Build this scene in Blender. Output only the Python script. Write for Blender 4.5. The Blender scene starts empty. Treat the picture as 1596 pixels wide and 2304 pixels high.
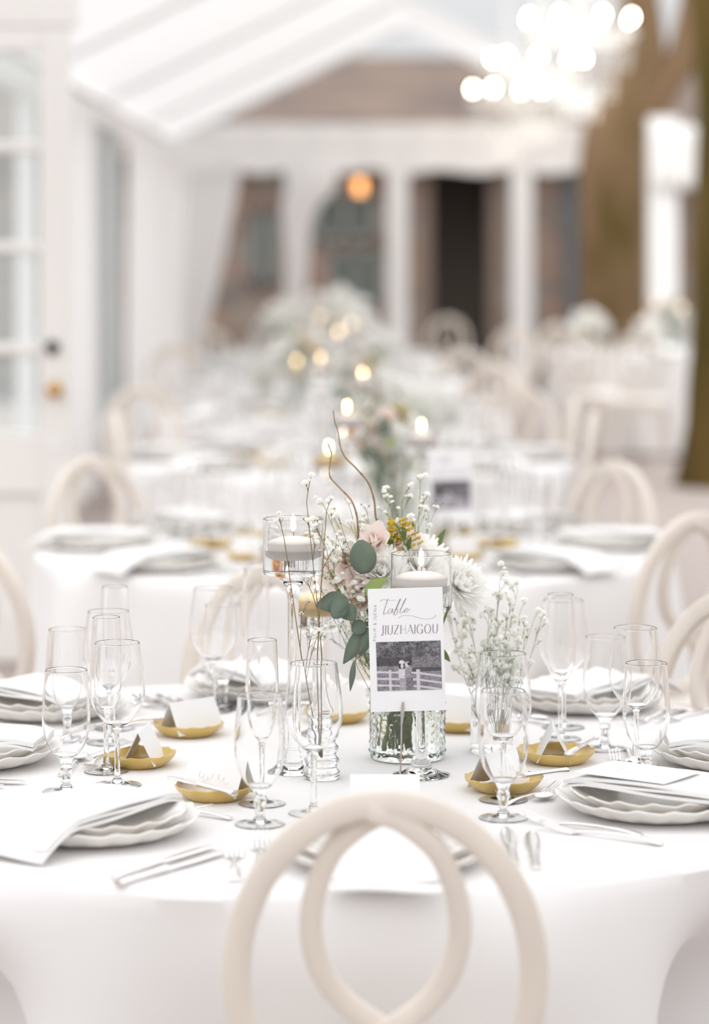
import bpy, math, random
from mathutils import Vector, Matrix
PI = math.pi
scn = bpy.context.scene
col = scn.collection
# ------------------------------------------------------------------ camera, sky, exposure
F, H, HX, HY = 6204.0, 1.58, 798.0, 550.0      # focal length in pixels, eye height, principal point
TZ = 0.76                                       # table top height
def at(px, py, z=TZ):
    s = (py - HY) / (H - z)
    return Vector(((px - HX) / s, F / s, z))
def atY(px, py, Y):
    s = F / Y
    return Vector(((px - HX) / s, Y, H - (py - HY) / s))
cd = bpy.data.cameras.new('camera')
cam = bpy.data.objects.new('camera', cd); col.objects.link(cam)
cam.location = (0, 0, H); cam.rotation_euler = (PI / 2, 0, 0)
cd.sensor_fit = 'HORIZONTAL'; cd.sensor_width = 24.0
cd.lens = F / 1596.0 * 24.0
cd.shift_y = -(1152.0 - HY) / 1596.0
cd.clip_end = 300
cd.dof.use_dof = True; cd.dof.focus_distance = 4.2; cd.dof.aperture_fstop = cd.lens / 1000 / 0.043
scn.camera = cam
w = bpy.data.worlds.new('sky'); scn.world = w; w.use_nodes = True
nt = w.node_tree; bg = nt.nodes['Background']
tc = nt.nodes.new('ShaderNodeTexCoord'); sp = nt.nodes.new('ShaderNodeSeparateXYZ'); rp = nt.nodes.new('ShaderNodeValToRGB')
nt.links.new(tc.outputs['Generated'], sp.inputs[0]); nt.links.new(sp.outputs['Z'], rp.inputs[0]); nt.links.new(rp.outputs[0], bg.inputs['Color'])
rp.color_ramp.elements[0].position = 0.0; rp.color_ramp.elements[0].color = (0.47, 0.475, 0.485, 1)
rp.color_ramp.elements[1].position = 1.0; rp.color_ramp.elements[1].color = (2.05, 2.06, 2.08, 1)
bg.inputs['Strength'].default_value = 1.0
sd = bpy.data.lights.new('sun', 'SUN'); sd.energy = 0.7; sd.angle = math.radians(60); sd.color = (1, 0.99, 0.975)
sun = bpy.data.objects.new('sun', sd); col.objects.link(sun); sun.rotation_euler = (math.radians(38), math.radians(-22), 0); sun.location = (0, 0, 12)
scn.view_settings.view_transform = 'Standard'; scn.view_settings.look = 'None'
scn.view_settings.exposure = 0.38; scn.view_settings.gamma = 1.0; scn.view_settings.use_curve_mapping = False
try:
    c = scn.cycles
    c.max_bounces = 20; c.transmission_bounces = 16; c.transparent_max_bounces = 16; c.glossy_bounces = 5; c.diffuse_bounces = 8
    c.use_denoising = True; c.sample_clamp_indirect = 6
except Exception:
    pass
# ------------------------------------------------------------------ materials
def mat(name, colr, rough=0.5, metal=0.0, spec=0.4, var=None, bump=None, trans=0.0, sheen=0.0, sss=0.0, col2=None, stretch=None):
    m = bpy.data.materials.new(name); m.use_nodes = True
    n = m.node_tree.nodes; l = m.node_tree.links; b = n['Principled BSDF']
    b.inputs['Base Color'].default_value = (*colr, 1); b.inputs['Roughness'].default_value = rough
    b.inputs['Metallic'].default_value = metal; b.inputs['Specular IOR Level'].default_value = spec
    if sheen: b.inputs['Sheen Weight'].default_value = sheen
    if sss:
        b.inputs['Subsurface Weight'].default_value = sss; b.inputs['Subsurface Radius'].default_value = (0.02, 0.015, 0.01)
    t = None
    if var or bump:
        t = n.new('ShaderNodeTexCoord')
        src = t.outputs['Object']
        if stretch:
            mp = n.new('ShaderNodeMapping'); mp.inputs['Scale'].default_value = stretch
            l.new(src, mp.inputs[0]); src = mp.outputs[0]
    if var:
        nz = n.new('ShaderNodeTexNoise'); nz.inputs['Scale'].default_value = var[0]; nz.inputs['Detail'].default_value = 4
        l.new(src, nz.inputs['Vector'])
        r = n.new('ShaderNodeValToRGB'); r.color_ramp.elements[0].position = 0.3; r.color_ramp.elements[1].position = 0.7
        c2 = col2 if col2 else tuple(x * (1 - var[1]) for x in colr)
        r.color_ramp.elements[0].color = (*c2, 1); r.color_ramp.elements[1].color = (*colr, 1)
        l.new(nz.outputs['Fac'], r.inputs[0]); l.new(r.outputs[0], b.inputs['Base Color'])
    if bump:
        nb = n.new('ShaderNodeTexNoise'); nb.inputs['Scale'].default_value = bump[0]; nb.inputs['Detail'].default_value = 3
        l.new(src, nb.inputs['Vector'])
        bp = n.new('ShaderNodeBump'); bp.inputs['Strength'].default_value = bump[1]; bp.inputs['Distance'].default_value = bump[2] if len(bump) > 2 else 0.002
        l.new(nb.outputs['Fac'], bp.inputs['Height']); l.new(bp.outputs[0], b.inputs['Normal'])
    if trans:
        tr = n.new('ShaderNodeBsdfTranslucent'); mx = n.new('ShaderNodeMixShader'); mx.inputs[0].default_value = trans
        tr.inputs['Color'].default_value = (*colr, 1)
        l.new(b.outputs[0], mx.inputs[1]); l.new(tr.outputs[0], mx.inputs[2]); l.new(mx.outputs[0], n['Material Output'].inputs['Surface'])
    return m
def glassmat(name, colr=(1, 1, 1), ior=1.47, rough=0.0, bumpv=None):
    m = bpy.data.materials.new(name); m.use_nodes = True
    n = m.node_tree.nodes; l = m.node_tree.links; n.remove(n['Principled BSDF'])
    g = n.new('ShaderNodeBsdfGlass'); g.inputs['Color'].default_value = (*colr, 1); g.inputs['IOR'].default_value = ior; g.inputs['Roughness'].default_value = rough
    l.new(g.outputs[0], n['Material Output'].inputs['Surface'])
    return m
def panemat(name, colr, mix):
    m = bpy.data.materials.new(name); m.use_nodes = True
    n = m.node_tree.nodes; l = m.node_tree.links; b = n['Principled BSDF']
    b.inputs['Base Color'].default_value = (*colr, 1); b.inputs['Roughness'].default_value = 0.1
    t = n.new('ShaderNodeBsdfTransparent'); t.inputs['Color'].default_value = (0.95, 0.97, 0.97, 1)
    mx = n.new('ShaderNodeMixShader'); mx.inputs[0].default_value = mix
    l.new(t.outputs[0], mx.inputs[1]); l.new(b.outputs[0], mx.inputs[2]); l.new(mx.outputs[0], n['Material Output'].inputs['Surface'])
    return m
def emit(name, colr, strength):
    m = bpy.data.materials.new(name); m.use_nodes = True
    n = m.node_tree.nodes; l = m.node_tree.links; n.remove(n['Principled BSDF'])
    e = n.new('ShaderNodeEmission'); e.inputs['Color'].default_value = (*colr, 1); e.inputs['Strength'].default_value = strength
    l.new(e.outputs[0], n['Material Output'].inputs['Surface'])
    return m
M = {}
M['linen'] = mat('white_linen', (0.78, 0.765, 0.76), 0.85, spec=0.15, bump=(900, 0.15, 0.0006), sheen=0.2)
M['napkin'] = mat('napkin_linen', (0.80, 0.79, 0.78), 0.85, spec=0.15, bump=(700, 0.2, 0.0005))
M['wood'] = mat('bleached_wood', (0.75, 0.68, 0.61), 0.55, spec=0.3, var=(14, 0.10), stretch=(1, 1, 0.15), bump=(60, 0.08, 0.001))
M['cushion'] = mat('ivory_cushion', (0.80, 0.77, 0.73), 0.9, spec=0.1)
M['plate'] = mat('glazed_white', (0.83, 0.80, 0.765), 0.22, spec=0.5, var=(12, 0.04))
M['gold'] = mat('mustard_glaze', (0.62, 0.42, 0.12), 0.22, spec=0.5, var=(30, 0.15), col2=(0.70, 0.52, 0.20))
M['paper'] = mat('white_card', (0.86, 0.855, 0.86), 0.7, spec=0.2)
M['ink'] = mat('mauve_ink', (0.27, 0.20, 0.28), 0.6)
M['ink_pale'] = mat('pale_grey_ink', (0.55, 0.54, 0.56), 0.6)
M['ink_faint'] = mat('faint_grey_ink', (0.66, 0.65, 0.66), 0.6)
M['silver'] = mat('silver', (0.80, 0.775, 0.765), 0.14, metal=1.0)
M['steel'] = mat('steel_rod', (0.55, 0.5, 0.5), 0.25, metal=1.0)
M['glass'] = glassmat('clear_glass', (1.0, 1.0, 1.0), 1.42)
M['glass_green'] = glassmat('faint_green_glass', (0.975, 0.99, 0.98), 1.42)
M['water'] = glassmat('water', (1.0, 1.0, 1.0), 1.33)
M['wax'] = mat('white_wax', (0.97, 0.93, 0.90), 0.4, trans=0.25)
M['wax_ivory'] = mat('ivory_wax', (0.95, 0.76, 0.42), 0.4, trans=0.25)
M['flame'] = emit('flame', (1.0, 0.72, 0.38), 34.0)
M['wick'] = mat('wick', (0.30, 0.04, 0.05), 0.8)
M['petal_white'] = mat('white_petal', (0.96, 0.955, 0.94), 0.6, trans=0.55, spec=0.2)
M['petal_pink'] = mat('blush_petal', (0.92, 0.80, 0.76), 0.6, trans=0.3, spec=0.2, var=(40, 0.1), col2=(0.92, 0.87, 0.82))
M['petal_peach'] = mat('peach_petal', (0.86, 0.56, 0.25), 0.6, trans=0.3, spec=0.2, var=(40, 0.1), col2=(0.88, 0.72, 0.45))
M['baby'] = mat('gypsophila_white', (0.97, 0.97, 0.945), 0.7, trans=0.5)
M['goldenrod'] = mat('goldenrod_yellow', (0.55, 0.38, 0.03), 0.7)
M['stem'] = mat('green_stem', (0.22, 0.27, 0.08), 0.6, var=(30, 0.3))
M['stem_red'] = mat('reddish_stem', (0.22, 0.14, 0.08), 0.6, var=(30, 0.3), col2=(0.20, 0.17, 0.07))
M['willow'] = mat('willow_bark', (0.33, 0.19, 0.09), 0.6, var=(60, 0.35))
M['euc'] = mat('eucalyptus_green', (0.20, 0.255, 0.20), 0.55, spec=0.3, var=(18, 0.2), trans=0.12)
M['leaf'] = mat('leaf_green', (0.13, 0.21, 0.06), 0.5, var=(25, 0.3), trans=0.15)
M['leaf_light'] = mat('light_leaf', (0.30, 0.40, 0.12), 0.5, trans=0.2)
M['white'] = mat('white_paint', (0.76, 0.735, 0.71), 0.5, spec=0.3)
M['fabric'] = mat('white_tent_fabric', (0.82, 0.82, 0.82), 0.8, spec=0.1, trans=0.37)
M['fabric_near'] = mat('white_tent_lining', (0.91, 0.91, 0.91), 0.8, spec=0.1, trans=0.8)
M['drape'] = mat('white_drape', (0.90, 0.89, 0.885), 0.85, spec=0.1, trans=0.3)
M['valance'] = mat('valance_fabric', (0.90, 0.89, 0.88), 0.8, spec=0.1, trans=0.15)
M['metal_frame'] = mat('pale_grey_frame', (0.82, 0.82, 0.82), 0.45)
M['pane'] = panemat('clear_pane', (0.8, 0.83, 0.82), 0.25)
M['pane_grey'] = panemat('grey_vinyl_pane', (0.45, 0.50, 0.50), 0.55)
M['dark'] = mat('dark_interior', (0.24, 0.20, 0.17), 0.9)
M['bark'] = mat('mossy_bark', (0.27, 0.175, 0.11), 0.95, spec=0.1, var=(2.2, 0.3), col2=(0.10, 0.070, 0.024), bump=(7, 0.9, 0.04), stretch=(1, 1, 0.35))
M['bark_moss'] = mat('dark_moss_bark', (0.15, 0.09, 0.032), 0.95, spec=0.1, var=(1.6, 0.3), col2=(0.045, 0.042, 0.010), bump=(7, 0.9, 0.04), stretch=(1, 1, 0.35))
M['brass'] = mat('aged_brass', (0.52, 0.30, 0.10), 0.3, metal=0.9)
M['bronze'] = mat('dark_bronze', (0.06, 0.05, 0.045), 0.4, metal=0.6)
M['bulb'] = emit('warm_bulb', (1.0, 0.86, 0.70), 34.0)
M['crystal'] = panemat('crystal', (0.80, 0.78, 0.76), 0.24)
M['frame_white'] = mat('chandelier_white', (0.85, 0.82, 0.79), 0.3)
M['winframe'] = mat('grey_green_window_frame', (0.23, 0.23, 0.21), 0.6)
M['winglass'] = mat('dull_window_glass', (0.10, 0.11, 0.10), 0.15)
M['tie'] = mat('downpipe_blue_grey', (0.11, 0.13, 0.14), 0.5)
M['lantern'] = emit('amber_lamp', (1.0, 0.45, 0.16), 3.0)
def stone_mat():
    m = bpy.data.materials.new('brown_stone_masonry'); m.use_nodes = True
    n = m.node_tree.nodes; l = m.node_tree.links; b = n['Principled BSDF']; b.inputs['Roughness'].default_value = 0.9; b.inputs['Specular IOR Level'].default_value = 0.1
    t = n.new('ShaderNodeTexCoord'); mp = n.new('ShaderNodeMapping'); mp.inputs['Scale'].default_value = (1.0, 1.0, 1.7)
    v = n.new('ShaderNodeTexVoronoi'); v.inputs['Scale'].default_value = 2.6
    l.new(t.outputs['Object'], mp.inputs[0]); l.new(mp.outputs[0], v.inputs['Vector'])
    sx = n.new('ShaderNodeSeparateColor'); l.new(v.outputs['Color'], sx.inputs[0])
    r = n.new('ShaderNodeValToRGB'); e = r.color_ramp.elements
    e[0].position = 0.0; e[0].color = (0.22, 0.155, 0.12, 1); e[1].position = 1.0; e[1].color = (0.30, 0.22, 0.175, 1)
    for p, c in ((0.25, (0.20, 0.18, 0.16, 1)), (0.5, (0.30, 0.19, 0.145, 1)), (0.75, (0.26, 0.24, 0.215, 1))):
        q = e.new(p); q.color = c
    l.new(sx.outputs[0], r.inputs[0]); l.new(r.outputs[0], b.inputs['Base Color'])
    return m
M['stone'] = stone_mat()
def brick_mat():
    m = bpy.data.materials.new('worn_brick_paving'); m.use_nodes = True
    n = m.node_tree.nodes; l = m.node_tree.links; b = n['Principled BSDF']; b.inputs['Roughness'].default_value = 0.85
    t = n.new('ShaderNodeTexCoord'); k = n.new('ShaderNodeTexBrick'); k.inputs['Scale'].default_value = 1.0
    k.inputs['Brick Width'].default_value = 0.22; k.inputs['Row Height'].default_value = 0.11; k.inputs['Mortar Size'].default_value = 0.012
    k.inputs['Color1'].default_value = (0.37, 0.275, 0.245, 1); k.inputs['Color2'].default_value = (0.34, 0.305, 0.285, 1); k.inputs['Mortar'].default_value = (0.40, 0.37, 0.35, 1)
    l.new(t.outputs['Object'], k.inputs['Vector']); l.new(k.outputs['Color'], b.inputs['Base Color'])
    return m
M['brick'] = brick_mat()
# ------------------------------------------------------------------ mesh helpers
def cr(pts, n=6):
    """Catmull-Rom through points of any dimension"""
    pts = [tuple(p) for p in pts]; out = []
    for i in range(len(pts) - 1):
        p0 = pts[max(i - 1, 0)]; p1 = pts[i]; p2 = pts[i + 1]; p3 = pts[min(i + 2, len(pts) - 1)]
        for k in range(n):
            t = k / n
            out.append(tuple(0.5 * (2 * b + (c - a) * t + (2 * a - 5 * b + 4 * c - d) * t * t + (3 * b - a - 3 * c + d) * t ** 3) for a, b, c, d in zip(p0, p1, p2, p3)))
    out.append(pts[-1])
    return out
class MB:
    def __init__(s): s.v = []; s.f = []
    def add(s, vs, fs):
        o = len(s.v); s.v.extend([tuple(x) for x in vs]); s.f.extend([tuple(i + o for i in f) for f in fs])
        return s
    def lathe(s, prof, seg=32, c=(0, 0, 0), fn=None):
        vs = []; fs = []; rings = []
        for (r, z) in prof:
            if r < 1e-6:
                rings.append([len(vs)]); vs.append((c[0], c[1], c[2] + z))
            else:
                ring = []
                for k in range(seg):
                    a = 2 * PI * k / seg; rr, zz = (r, z) if fn is None else fn(a, r, z)
                    ring.append(len(vs)); vs.append((c[0] + rr * math.cos(a), c[1] + rr * math.sin(a), c[2] + zz))
                rings.append(ring)
        for a, b in zip(rings, rings[1:]):
            if len(a) == 1 and len(b) == 1: continue
            for k in range(seg):
                j = (k + 1) % seg
                if len(a) == 1: fs.append((a[0], b[j], b[k]))
                elif len(b) == 1: fs.append((a[k], a[j], b[0]))
                else: fs.append((a[k], a[j], b[j], b[k]))
        return s.add(vs, fs)
    def sweep(s, path, rad, seg=8, up=(0, 0, 1), closed=False, p=2.0, cap=True):
        path = [Vector(q) for q in path]; n = len(path); up = Vector(up); vs = []; fs = []
        for i, q in enumerate(path):
            if closed: t = path[(i + 1) % n] - path[(i - 1) % n]
            else: t = path[min(i + 1, n - 1)] - path[max(i - 1, 0)]
            if t.length < 1e-9: t = Vector((0, 0, 1))
            t.normalize(); sd_ = t.cross(up)
            if sd_.length < 1e-4: sd_ = t.cross(Vector((1, 0.3, 0.1)))
            sd_.normalize(); u = sd_.cross(t)
            r = rad(i / max(n - 1, 1)) if callable(rad) else (rad[i] if isinstance(rad, list) else rad)
            rx, ry = r if isinstance(r, tuple) else (r, r)
            for k in range(seg):
                a = 2 * PI * (k + 0.5) / seg; ca, sa = math.cos(a), math.sin(a)
                x = math.copysign(abs(ca) ** (2 / p), ca) * rx; y = math.copysign(abs(sa) ** (2 / p), sa) * ry
                vs.append(q + sd_ * x + u * y)
        for i in range(n if closed else n - 1):
            a = i * seg; b = ((i + 1) % n) * seg
            for k in range(seg):
                j = (k + 1) % seg; fs.append((a + k, a + j, b + j, b + k))
        if cap and not closed:
            fs.append(tuple(range(seg - 1, -1, -1))); fs.append(tuple(range((n - 1) * seg, n * seg)))
        return s.add(vs, fs)
    def box(s, lo, hi):
        x0, y0, z0 = lo; x1, y1, z1 = hi
        return s.add([(x0, y0, z0), (x1, y0, z0), (x1, y1, z0), (x0, y1, z0), (x0, y0, z1), (x1, y0, z1), (x1, y1, z1), (x0, y1, z1)],
                     [(0, 3, 2, 1), (4, 5, 6, 7), (0, 1, 5, 4), (1, 2, 6, 5), (2, 3, 7, 6), (3, 0, 4, 7)])
    def grid(s, nu, nv, fn, wrap=False):
        vs = [fn(i / (nu - 1) if not wrap else i / nu, j / (nv - 1)) for i in range(nu) for j in range(nv)]
        fs = []
        for i in range(nu if wrap else nu - 1):
            for j in range(nv - 1):
                a = i * nv + j; b = ((i + 1) % nu) * nv + j; fs.append((a, b, b + 1, a + 1))
        return s.add(vs, fs)
    def ball(s, c, r, n=6, m=4):
        return s.lathe([(r * math.sin(PI * i / m), -r * math.cos(PI * i / m)) if 0 < i < m else (0, -r * math.cos(PI * i / m)) for i in range(m + 1)], n, c)
    def mesh(s, name, m, smooth=True):
        me = bpy.data.meshes.new(name); me.from_pydata(s.v, [], s.f); me.update()
        if smooth:
            me.polygons.foreach_set('use_smooth', [True] * len(me.polygons)); me.set_sharp_from_angle(angle=math.radians(38))
        if m: me.materials.append(m)
        return me
    def build(s, name, m, parent=None, smooth=True, kind=None, label=None, mods=None):
        o = bpy.data.objects.new(name, s.mesh(name, m, smooth)); col.objects.link(o)
        if parent is not None: o.parent = parent
        if kind: o['kind'] = kind
        if label: o['label'] = label
        if mods: mods(o)
        return o
def bevel(wd, seg=2):
    def f(o):
        b = o.modifiers.new('bevel', 'BEVEL'); b.width = wd; b.segments = seg; b.limit_method = 'ANGLE'
    return f
def thing(name, label, cat, loc=(0, 0, 0), rz=0.0, group=None):
    o = bpy.data.objects.new(name, None); col.objects.link(o); o.empty_display_size = 0.05
    o.location = loc; o.rotation_euler = (0, 0, rz); o['label'] = label; o['category'] = cat
    if group: o['group'] = group
    return o
def tag(o, label, cat, group=None):
    o['label'] = label; o['category'] = cat
    if group: o['group'] = group
    return o
def struct(o):
    o['kind'] = 'structure'; return o
KIDS = {}
def kids(o):
    return [c for c in o.children]
def dup(o, loc, rz, label, group=None):
    r = o.copy(); col.objects.link(r); r.location = loc; r.rotation_euler = (0, 0, rz); r['label'] = label
    if group: r['group'] = group
    elif 'group' in r.keys(): del r['group']
    for ch in o.children:
        c = ch.copy(); col.objects.link(c); c.parent = r
        for g in ch.children:
            d = g.copy(); col.objects.link(d); d.parent = c
    return r
class Proto:
    """first use places the built thing itself, later uses place copies of it"""
    def __init__(s, o): s.o = o; s.used = False
    def put(s, loc, rz, label, group=None):
        if not s.used:
            s.used = True; o = s.o; o.location = loc; o.rotation_euler = (0, 0, rz); o['label'] = label
            if group: o['group'] = group
            return o
        return dup(s.o, loc, rz, label, group)
# ------------------------------------------------------------------ the setting
def big_structure():
    f = MB().box((-9, -2, -0.2), (10, 27.3, 0.0)).build('floor', M['brick'], smooth=False); struct(f)
    struct(MB().box((-9, 27.3, -0.2), (10, 36, -0.01)).build('path', mat('dark_slate_paving', (0.075, 0.07, 0.065), 0.8, var=(2, 0.4)), smooth=False))
    # house wall behind the tent, with a doorway opening
    Y = 32.0; s = F / Y
    def X(px): return (px - HX) / s
    def Z(py): return H - (py - HY) / s
    top = 2.72; d0, d1, dt = X(972), X(1100), 2.42
    wb = MB().box((-9, Y, 0), (d0, Y + 0.4, top)).box((d1, Y, 0), (9, Y + 0.4, top)).box((d0, Y, dt), (d1, Y + 0.4, top))
    struct(wb.build('wall_back', M['stone'], smooth=False))
    zr = H + 424 * (Y + 2.0) / F
    ro = MB().add([(-9, Y - 0.35, 2.62), (9, Y - 0.35, 2.62), (9, Y + 2.0, zr), (-9, Y + 2.0, zr), (-9, Y - 0.35, 2.54), (9, Y - 0.35, 2.54), (9, Y + 2.0, zr - 0.12), (-9, Y + 2.0, zr - 0.12)], [(0, 1, 2, 3), (7, 6, 5, 4), (0, 4, 5, 1), (1, 5, 6, 2), (2, 6, 7, 3), (3, 7, 4, 0)])
    struct(ro.build('roof', mat('brown_shingle', (0.235, 0.175, 0.14), 0.85, spec=0.1, var=(1.6, 0.3), col2=(0.12, 0.10, 0.095), stretch=(0.5, 1, 3)), smooth=False))
    door = struct(MB().box((d0, Y + 1.6, 0), (d1, Y + 1.7, dt)).box((d0 - 0.1, Y + 0.4, 0), (d0, Y + 1.7, dt)).box((d1, Y + 0.4, 0), (d1 + 0.1, Y + 1.7, dt)).box((d0 - 0.1, Y + 0.4, dt), (d1 + 0.1, Y + 1.7, dt + 0.1)).build('door_2', M['dark'], smooth=False))
    MB().box((d0 - 0.14, Y - 0.04, 0), (d0, Y + 0.1, dt + 0.1)).box((d1, Y - 0.04, 0), (d1 + 0.14, Y + 0.1, dt + 0.1)).box((d0, Y - 0.04, dt), (d1, Y + 0.1, dt + 0.1)).build('door_frame', mat('brown_door_frame', (0.20, 0.145, 0.115), 0.7), door, smooth=False)
    for i, (a, b, c, d) in enumerate(((705, 850, 430, 540), (740, 862, 560, 690), (560, 625, 470, 640))):
        x0, x1, z1, z0 = X(a), X(b), Z(c), Z(d)
        w_ = struct(MB().box((x0, Y - 0.03, z0), (x1, Y + 0.02, z1)).build('window_%d' % (i + 3), M['winglass'], smooth=False))
        fr = MB()
        for (p, q) in (((x0, z0), (x1, z0 + 0.07)), ((x0, z1 - 0.07), (x1, z1)), ((x0, z0), (x0 + 0.07, z1)), ((x1 - 0.07, z0), (x1, z1)), (((x0 + x1) / 2 - 0.03, z0), ((x0 + x1) / 2 + 0.03, z1))):
            fr.box((p[0], Y - 0.06, p[1]), (q[0], Y - 0.03, q[1]))
        fr.build('window_frame', M['winframe'], w_, smooth=False)
    dp = MB().sweep([(X(1282), Y - 0.1, 0), (X(1282), Y - 0.1, top)], 0.07, 8, up=(0, 1, 0)).build('downpipe', M['tie'])
    tag(dp, 'blue grey downpipe running up the brown stone house wall', 'pipe')
    la = thing('wall_lantern', 'amber glowing lantern on the stone house wall', 'lamp', (X(810), Y - 0.16, Z(428) - 0.14))
    MB().lathe([(0, 0.10), (0.04, 0.10), (0.055, 0.14), (0.055, 0.22), (0.04, 0.26), (0, 0.26)], 12, (0, 0, 0)).build('lamp_glass', M['lantern'], la)
    MB().lathe([(0.1, 0.26), (0.1, 0.28), (0.02, 0.34), (0, 0.35)], 12).box((-0.015, 0.0, 0.30), (0.015, 0.17, 0.33)).build('lamp_cap', M['bronze'], la)
    # tent end frame: beam with fabric valance, posts
    Y = 27.0; s = F / Y
    b = MB().grid(60, 8, lambda u, v: (-1.80 + u * 4.55, Y - 0.03 * math.sin(u * 60), 2.76 - v * (0.47 + 0.02 * math.sin(u * 90 * PI / 7))))
    b.box((-1.8, Y + 0.05, 2.62), (2.75, Y + 0.15, 2.76))
    struct(b.build('trim_2', M['valance']))
    for i, px in enumerate((665, 895, 1175)):
        x = (px - HX) / s
        struct(MB().box((x - 0.105, Y + 0.0, 0), (x + 0.105, Y + 0.16, 2.62)).build('trim_%d' % (i + 3), M['metal_frame'], smooth=False, mods=bevel(0.01)))
    # right side post nearer, with its valance
    Yp = 22.0; sp_ = F / Yp; x0 = (1495 - HX) / sp_
    struct(MB().box((x0 - 0.115, Yp, 0), (x0 + 0.115, Yp + 0.2, 2.6)).build('trim_6', M['metal_frame'], smooth=False, mods=bevel(0.01)))
    v = MB().grid(20, 6, lambda u, t: ((1468 - HX) / sp_ + u * 0.36, Yp - 0.04 - 0.02 * math.sin(u * 20), 2.53 - t * 0.50 + 0.02 * math.sin(u * 25)))
    struct(v.build('trim_7', M['valance'], mods=lambda o: setattr(o.modifiers.new('solid', 'SOLIDIFY'), 'thickness', 0.02)))
    # tent roof: left slope and far right slope in translucent fabric, rafters
    ex, ez, rx, rz = -1.80, 2.60, 0.47, 3.70
    def slope(x0, z0, x1, z1, ya, yb, nb):
        m = MB()
        m.grid(20, nb * 12 + 1, lambda u, v: (x0 + (x1 - x0) * u, ya + (yb - ya) * v, z0 + (z1 - z0) * u - 0.03 * math.sin(PI * u) * abs(math.sin(PI * v * nb))))
        return m
    struct(slope(ex, ez, rx, rz, 12.0, 27.1, 4).build('ceiling', M['fabric']))
    struct(slope(ex - 0.3, ez, rx, rz, -1.5, 11.9, 4).build('ceiling_near', M['fabric_near']))
    struct(slope(rx, rz, 2.75, 2.60, -1.5, 12.0, 4).build('ceiling_front', M['fabric_near']))
    struct(slope(rx, rz, 2.75, 2.60, 23.6, 27.1, 1).build('ceiling_right', M['fabric']))
    for i, yy in enumerate((12.1, 15.9, 19.6, 23.4, 27.0)):
        m = MB().sweep([(ex, yy, ez - 0.01), (rx, yy, rz - 0.01)], (0.03, 0.03), 4, up=(0, 1, 0))
        struct(m.build('trim_%d' % (i + 8), M['fabric'], smooth=False))
    m = MB().sweep([(rx, 23.6, rz - 0.03), (2.75, 23.6, 2.58)], (0.03, 0.03), 4, up=(0, 1, 0)); struct(m.build('trim_16', M['fabric'], smooth=False))
    # left tent wall: eave beam, posts, grey vinyl window
    struct(MB().box((-1.88, 12, 2.42), (-1.76, 27.1, 2.54)).build('wall_left', M['valance'], smooth=False))
    for i, yy in enumerate((12.2, 15.2, 18.0, 20.7, 24.0)):
        struct(MB().box((-1.86, yy - 0.07, 0), (-1.76, yy + 0.07, 2.42)).build('trim_%d' % (i + 17), M['metal_frame'], smooth=False))
    wdw = struct(MB().box((-1.83, 18.07, 0.3), (-1.82, 20.63, 2.42)).build('window_1', M['pane_grey'], smooth=False))
    MB().box((-1.85, 18.07, 0.0), (-1.79, 20.63, 0.3)).box((-1.85, 19.3, 0.3), (-1.79, 19.4, 2.42)).build('window_frame', M['metal_frame'], wdw, smooth=False)
    def curtain(ya, yb, label, amp=0.05, n=10):
        m = MB().grid(int((yb - ya) * 26), 14, lambda u, v: (-1.70 + amp * math.sin(u * n * 2 * PI) * (0.5 + 0.5 * v) + 0.02 * math.sin(u * 31), ya + (yb - ya) * u, 2.40 - 2.38 * v))
        tag(m.build('curtain', M['drape']), label, 'curtain')
    curtain(20.8, 23.9, 'full white curtain beyond the grey side window of the tent', n=12)
    curtain(24.1, 26.8, 'full white curtain filling the last bay of the tent wall', n=10)
    curtain(15.3, 17.9, 'white curtain just past the open glazed door', n=9)
    # swagged drape at the end wall, tied back to the left corner
    def sw(u, v):
        z = 2.36 - 2.34 * v
        k = min(v / 0.72, 1.0)
        xr = -1.10 - 0.36 * k ** 1.2 + (0.12 * (v - 0.72) / 0.28 if v > 0.72 else 0)
        x = -1.74 + (xr + 1.74) * u
        return (x, 26.86 + 0.05 * math.sin(u * 26 + v), z - (0.10 * (1 - u) if v < 0.02 else 0) + 0.06 * u * (1 - v))
    tag(MB().grid(40, 24, sw).build('drape', M['drape']), 'white drape swept to the tent corner beside the brown stone wall', 'curtain')
    def sw2(u, v):
        a = 2 * PI * u; r = 0.14 + 0.02 * math.sin(a * 7); g = (1.0 + 0.9 * math.exp(-((v - 0.06) / 0.12) ** 2)) * (1 - 0.35 * math.exp(-((v - 0.62) / 0.2) ** 2))
        x = (668 - HX) / s
        return (x + r * math.cos(a) * g * 0.85 + 0.16 * math.exp(-((v - 0.05) / 0.1) ** 2), 26.95 + 0.03 + r * 0.9 * math.sin(a) * g, 2.34 - v * 2.32)
    tag(MB().grid(48, 30, sw2, wrap=True).build('drape', M['drape']), 'narrow white drape bunched around the first tent post', 'curtain')
    # open glazed door at the left
    Y = 10.3; s = F / Y
    def X(px): return (px - HX) / s
    def Z(py): return H - (py - HY) / s
    x1 = X(157); xg = X(90); x0 = x1 - 0.86; xg0 = x0 + (x1 - xg)
    d = MB()
    t0, t1 = Y, Y + 0.05
    zt = Z(62); gt = Z(116); gb = Z(972)
    d.box((x0, t0, 0.02), (xg0, t1, zt)); d.box((xg, t0, 0.02), (x1, t1, zt)); d.box((xg0, t0, gt), (xg, t1, zt)); d.box((xg0, t0, Z(1112)), (xg, t1, gb)); d.box((xg0, t0, 0.02), (xg, t1, 0.22))
    d.box((xg0, t0 + 0.018, 0.22), (xg, t1 - 0.018, Z(1112)))
    for (py) in (330, 556, 785): d.box((xg0, t0 + 0.004, Z(py) - 0.02), (xg, t1 - 0.004, Z(py) + 0.02))
    xm = (xg0 + xg) / 2
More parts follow.
